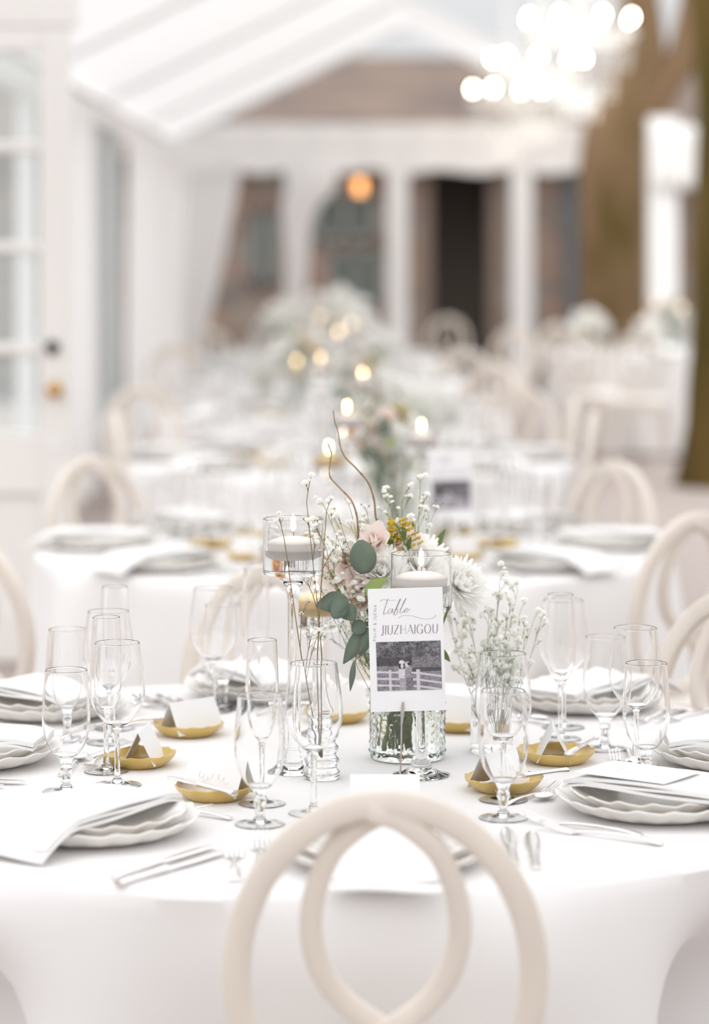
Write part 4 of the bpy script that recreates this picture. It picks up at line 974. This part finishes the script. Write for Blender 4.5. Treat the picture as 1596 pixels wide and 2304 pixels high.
def make_sign(name_label, grp):
    t = thing('table_sign', name_label, 'sign')
    W2, Hh, z0 = 0.1125, 0.185, 0.118     # card size, height of the card's lower edge
    ca = math.radians(1.6)                 # slight lean of the card in its own plane
    def place(u, v):                       # card coordinates (from lower left) -> local
        x = u - W2 / 2; x2 = x * math.cos(ca) - v * math.sin(ca); z2 = x * math.sin(ca) + v * math.cos(ca)
        return (x2 + 0.013, z2 + z0)
    c4 = [place(0, 0), place(W2, 0), place(W2, Hh), place(0, Hh)]
    cb = MB().add([(x, 0, z) for x, z in c4] + [(x, 0.0012, z) for x, z in c4], [(0, 1, 2, 3), (7, 6, 5, 4), (0, 4, 5, 1), (1, 5, 6, 2), (2, 6, 7, 3), (3, 7, 4, 0)])
    card = cb.build('sign_card', M['paper'], t, smooth=False)
    def pp(px, py): return ((px - 826) / 1494.0 - 0.004, (1610 - py) / 1494.0)
    # unskewed card coordinates measured on the photo: card 820-1000 wide, rows shifted with the lean
    def pc(px, py):
        sh = (py - 1333) / 277.0 * 13.0
        return place((px - sh - 820) / 168.0 * W2, (1610 - py) / 277.0 * Hh)
    # script word
    mb = MB()
    S = [[(849, 1362), (855, 1357), (866, 1359), (884, 1360)],                                          # cross bar of t
         [(866, 1356), (861, 1372), (857, 1386), (858, 1391), (863, 1387)],                             # t
         [(878, 1379), (873, 1378), (867, 1384), (867, 1389), (872, 1388), (878, 1379), (876, 1387), (880, 1387), (886, 1378)],     # a
         [(884, 1382), (893, 1362), (894, 1357), (890, 1364), (881, 1388), (881, 1393), (886, 1391), (889, 1384), (886, 1381), (895, 1380)],   # b
         [(895, 1380), (904, 1362), (907, 1356), (902, 1364), (894, 1385), (896, 1389), (902, 1385)],   # l
         [(902, 1385), (909, 1382), (911, 1379), (907, 1379), (903, 1385), (906, 1388), (912, 1384), (917, 1380)],   # e
         [(890, 1400), (896, 1396), (906, 1394), (922, 1396), (940, 1402), (955, 1404), (968, 1402), (975, 1395)]]   # flourish
    for k, st in enumerate(S): ribbon(mb, [pc(*p) for p in st], 0.00075 if k < 6 else 0.0005, 0.00028 if k < 6 else 0.0003, 7)
    mb.build('script_lettering', M['ink'], card, smooth=False)
    tw = text_width('JIUZHAIGOU', 0.10); hh = 20.5; k = (977 - 849) / (tw * hh)
    def cap(u, v): return pc(849 + u * k + 3, 1436 - v)
    letters('JIUZHAIGOU', hh, 0.10, 0.00115, 0.00035, cap).build('capital_lettering', M['ink'], card, smooth=False)
    tw = text_width('PILLIP & JUEXIA', 0.35); h2 = 5.6; k2 = (1450 - 1369) / (tw * h2)
    def side(u, v): return pc(839.5 - v + (1450 - 1400) / 277 * 6, 1450 - u * k2)
    letters('PILLIP & JUEXIA', h2, 0.35, 0.00045, 0.00035, side).build('side_lettering', M['ink'], card, smooth=False)
    # printed black and white picture: colours per point of a fine sheet
    nx, ny = 150, 114; rnd = random.Random(5)
    def lattice(n, m): return [[rnd.random() for _ in range(m + 2)] for _ in range(n + 2)]
    L1, L2, L3 = lattice(14, 11), lattice(40, 30), lattice(90, 68)
    def smp(L, n, m, u, v):
        x, y = u * n, v * m; i, j = int(x), int(y); fx, fy = x - i, y - j
        return (L[i][j] * (1 - fx) + L[i + 1][j] * fx) * (1 - fy) + (L[i][j + 1] * (1 - fx) + L[i + 1][j + 1] * fx) * fy
    def tone(u, v):      # u right, v down
        n1, n2, n3 = smp(L1, 14, 11, u, v), smp(L2, 40, 30, u, v), smp(L3, 90, 68, u, v)
        g = 0.10 + 0.30 * (0.35 * n1 + 0.3 * n2 + 0.5 * n3) ** 1.5
        if v < 0.32: g = 0.02 + 0.42 * (0.4 * n1 + 0.35 * n2 + 0.35 * n3) ** 2.2
        elif v < 0.50 and u < 0.55: g = 0.045 + 0.05 * n2
        elif v < 0.54 and u >= 0.55: g = 0.10 + 0.25 * (0.5 * n2 + 0.5 * n3) ** 1.6
        elif v < 0.62 and u >= 0.55: g = 0.05 + 0.06 * n3
        # fence: posts and rails
        for c_, wd in ((0.205, 0.024), (0.64, 0.028)):
            if abs(u - c_) < wd and v > 0.575: g = 0.55 + 0.12 * n2 - (0.2 if u > c_ + wd * 0.6 else 0)
        vr = v - (0.06 * (u - 0.3) if u < 0.62 else 0.02 + 0.22 * (u - 0.64))
        for c_ in (0.62, 0.755, 0.89):
            if abs(vr - c_ - 0.01) < 0.020: g = max(g, 0.55 + 0.1 * n3)
        # couple: taller figure in patterned clothes, figure in pale knit hat and top
        if ((u - 0.470) / 0.036) ** 2 + ((v - 0.475) / 0.062) ** 2 < 1: g = 0.58
        if ((u - 0.500) / 0.024) ** 2 + ((v - 0.445) / 0.048) ** 2 < 1: g = 0.03
        if abs(u - 0.470) < 0.036 and 0.405 < v < 0.435: g = 0.35
        if abs(u - 0.475 - 0.03 * (v - 0.6)) < 0.064 - 0.02 * abs(v - 0.6) and 0.525 < v < 0.76: g = 0.14 + 0.35 * n3
        if abs(u - 0.495) < 0.062 and v >= 0.74: g = 0.08 + 0.22 * n3
        if ((u - 0.388) / 0.046) ** 2 + ((v - 0.510) / 0.078) ** 2 < 1: g = 0.03
        if ((u - 0.392) / 0.024) ** 2 + ((v - 0.500) / 0.052) ** 2 < 1: g = 0.62
        if ((u - 0.388) / 0.042) ** 2 + ((v - 0.430) / 0.048) ** 2 < 1 and v < 0.455: g = 0.72
        if abs(u - 0.385) < 0.050 - 0.03 * abs(v - 0.62) and 0.555 < v < 0.77: g = 0.70 - 0.12 * n3
        if abs(u - 0.395) < 0.046 and v >= 0.75: g = 0.22 + 0.32 * n3
        return (g * 1.0, g * 0.93, g * 1.02, 1)
    mb = MB(); cols = []
    vs = []
    for j in range(ny + 1):
        for i in range(nx + 1):
            u, v = i / nx, j / ny; x, z = pc(841 + 6 * 0 + u * 145 + (v * 120 + 119) / 277 * 13 - 5.6, 1453 + v * 110)
            vs.append((x, -0.0005, z)); cols.append(tone(u, v))
    fs = [(j * (nx + 1) + i, (j + 1) * (nx + 1) + i, (j + 1) * (nx + 1) + i + 1, j * (nx + 1) + i + 1) for j in range(ny) for i in range(nx)]
    mb.add(vs, fs)
    pm = bpy.data.materials.new('printed_picture'); pm.use_nodes = True; b = pm.node_tree.nodes['Principled BSDF']; b.inputs['Roughness'].default_value = 0.5
    at_ = pm.node_tree.nodes.new('ShaderNodeVertexColor'); at_.layer_name = 'print'; pm.node_tree.links.new(at_.outputs['Color'], b.inputs['Base Color'])
    o = mb.build('printed_picture', pm, card, smooth=False)
    ca_ = o.data.color_attributes.new('print', 'FLOAT_COLOR', 'POINT'); ca_.data.foreach_set('color', [q for c_ in cols for q in c_])
    # slim metal stand
    st = MB(); st.lathe([(0, 0), (0.022, 0), (0.022, 0.003), (0.004, 0.005), (0, 0.005)], 24, (0, 0.0, 0)); st.sweep([(0.0, 0, 0.003), (0.002, -0.001, 0.06), (0.003, -0.002, 0.12)], 0.0013, 8, up=(0, 1, 0))
    st.build('stand_rod', M['steel'], t)
    MB().sweep([(0.0025, -0.0022, 0.098), (0.004, -0.0028, 0.118), (0.005, -0.0026, 0.132)], [(0.0016, 0.001), (0.003, 0.001), (0.0015, 0.001)], 8, up=(0, 1, 0)).build('clip', M['steel'], t)
    return Proto(t)
SIGN = make_sign('x', None)
sl = at(900, 1778); cp(SIGN, sl + Vector((0, 0, 0.0008)), 'white card sign with a couple photo on a slim stand, %s', 'table signs')
# ------------------------------------------------------------------ centrepieces of the other tables
def centre(c, rot, word, skip=(), sign_at=None):
    M_ = Matrix.Rotation(rot, 2)
    for pr, loc, lab, grp in CP:
        if any(k in grp for k in skip): continue
        q = V2(c) + M_ @ (V2(loc) - V2(T1)) ; rz = rot
        if grp == 'table signs':
            if sign_at is None: continue
            q = V2(sign_at); rz = 0.0
        pr.put((q.x, q.y, loc.z), rz, lab % word, grp + ' on the ' + word)
c2 = Vector((0.0, 7.40))
centre(c2, 0.25, 'second table', (), (0.232, 6.97))
centre((-0.07, 10.5), -0.5, 'third table')
centre((-0.14, 13.6), 2.6, 'fourth table')
centre((-0.20, 16.7), 0.4, 'fifth table')
centre((-0.20, 19.9), 1.5, 'farthest middle table')
centre(TR, 0.2, 'table between tree trunks')

# ------------------------------------------------------------------ bushy white arrangements further down the tent
def make_bush():
    t = thing('floral_arrangement', 'x', 'flowers'); rnd = random.Random(9)
    MB().lathe([(0, 0.0), (0.05, 0.0), (0.055, 0.01), (0.05, 0.12), (0.06, 0.18), (0.057, 0.18), (0.047, 0.12), (0.05, 0.012), (0, 0.01)], 24).build('vase', M['glass'], t)
    bl = MB(); st = MB(); gp = MB()
    for k in range(110):
        a = rnd.uniform(0, 2 * PI); e = rnd.uniform(0.15, 1.5); r = rnd.uniform(0.16, 0.25)
        d = Vector((math.cos(a) * math.cos(e), math.sin(a) * math.cos(e), math.sin(e)))
        p = Vector((0, 0, 0.22)) + Vector((d.x * r * 1.15, d.y * r * 1.15, d.z * r * 1.1))
        st.sweep([(d.x * 0.02, d.y * 0.02, 0.02), (d.x * 0.04, d.y * 0.04, 0.17), p * 0.9], 0.0014, 4)
        if k < 70: bloom(bl, p, d, rnd.uniform(0.045, 0.065), rnd)
        else:
            for _ in range(16): floret(gp, p + Vector((rnd.gauss(0, 1), rnd.gauss(0, 1), rnd.gauss(0, 1))) * 0.03, d, 0.008, rnd)
    st.build('stems', M['stem'], t); bl.build('petals', M['petal_white'], t, smooth=False, kind='stuff'); gp.build('filler_blossoms', M['baby'], t, smooth=False, kind='stuff')
    return Proto(t)
BUSH = make_bush()
def bush_at(px, k, Y, label):
    s_ = F / Y; o = BUSH.put(((px - HX) / s_, Y, ZC), px * 0.1, label, None); o.scale = (k, k, k)
bush_at(955, 0.55, 10.62, 'airy white flower arrangement on the third table, above the sign behind')
bush_at(680, 0.75, 13.9, 'full white flower arrangement on the fourth table')
bush_at(850, 0.62, 16.6, 'full white flower arrangement on the fifth table')
bush_at(755, 1.0, 19.7, 'full white arrangement on the farthest middle table, tallest in view')
bush_at(640, 0.8, 20.0, 'full white arrangement at the side of the farthest middle table')
bush_at(1325, 0.62, 21.5, 'white flower arrangement on the table by the forked trunk')
bush_at(1462, 0.50, 21.2, 'small white flower arrangement before the right tent post')
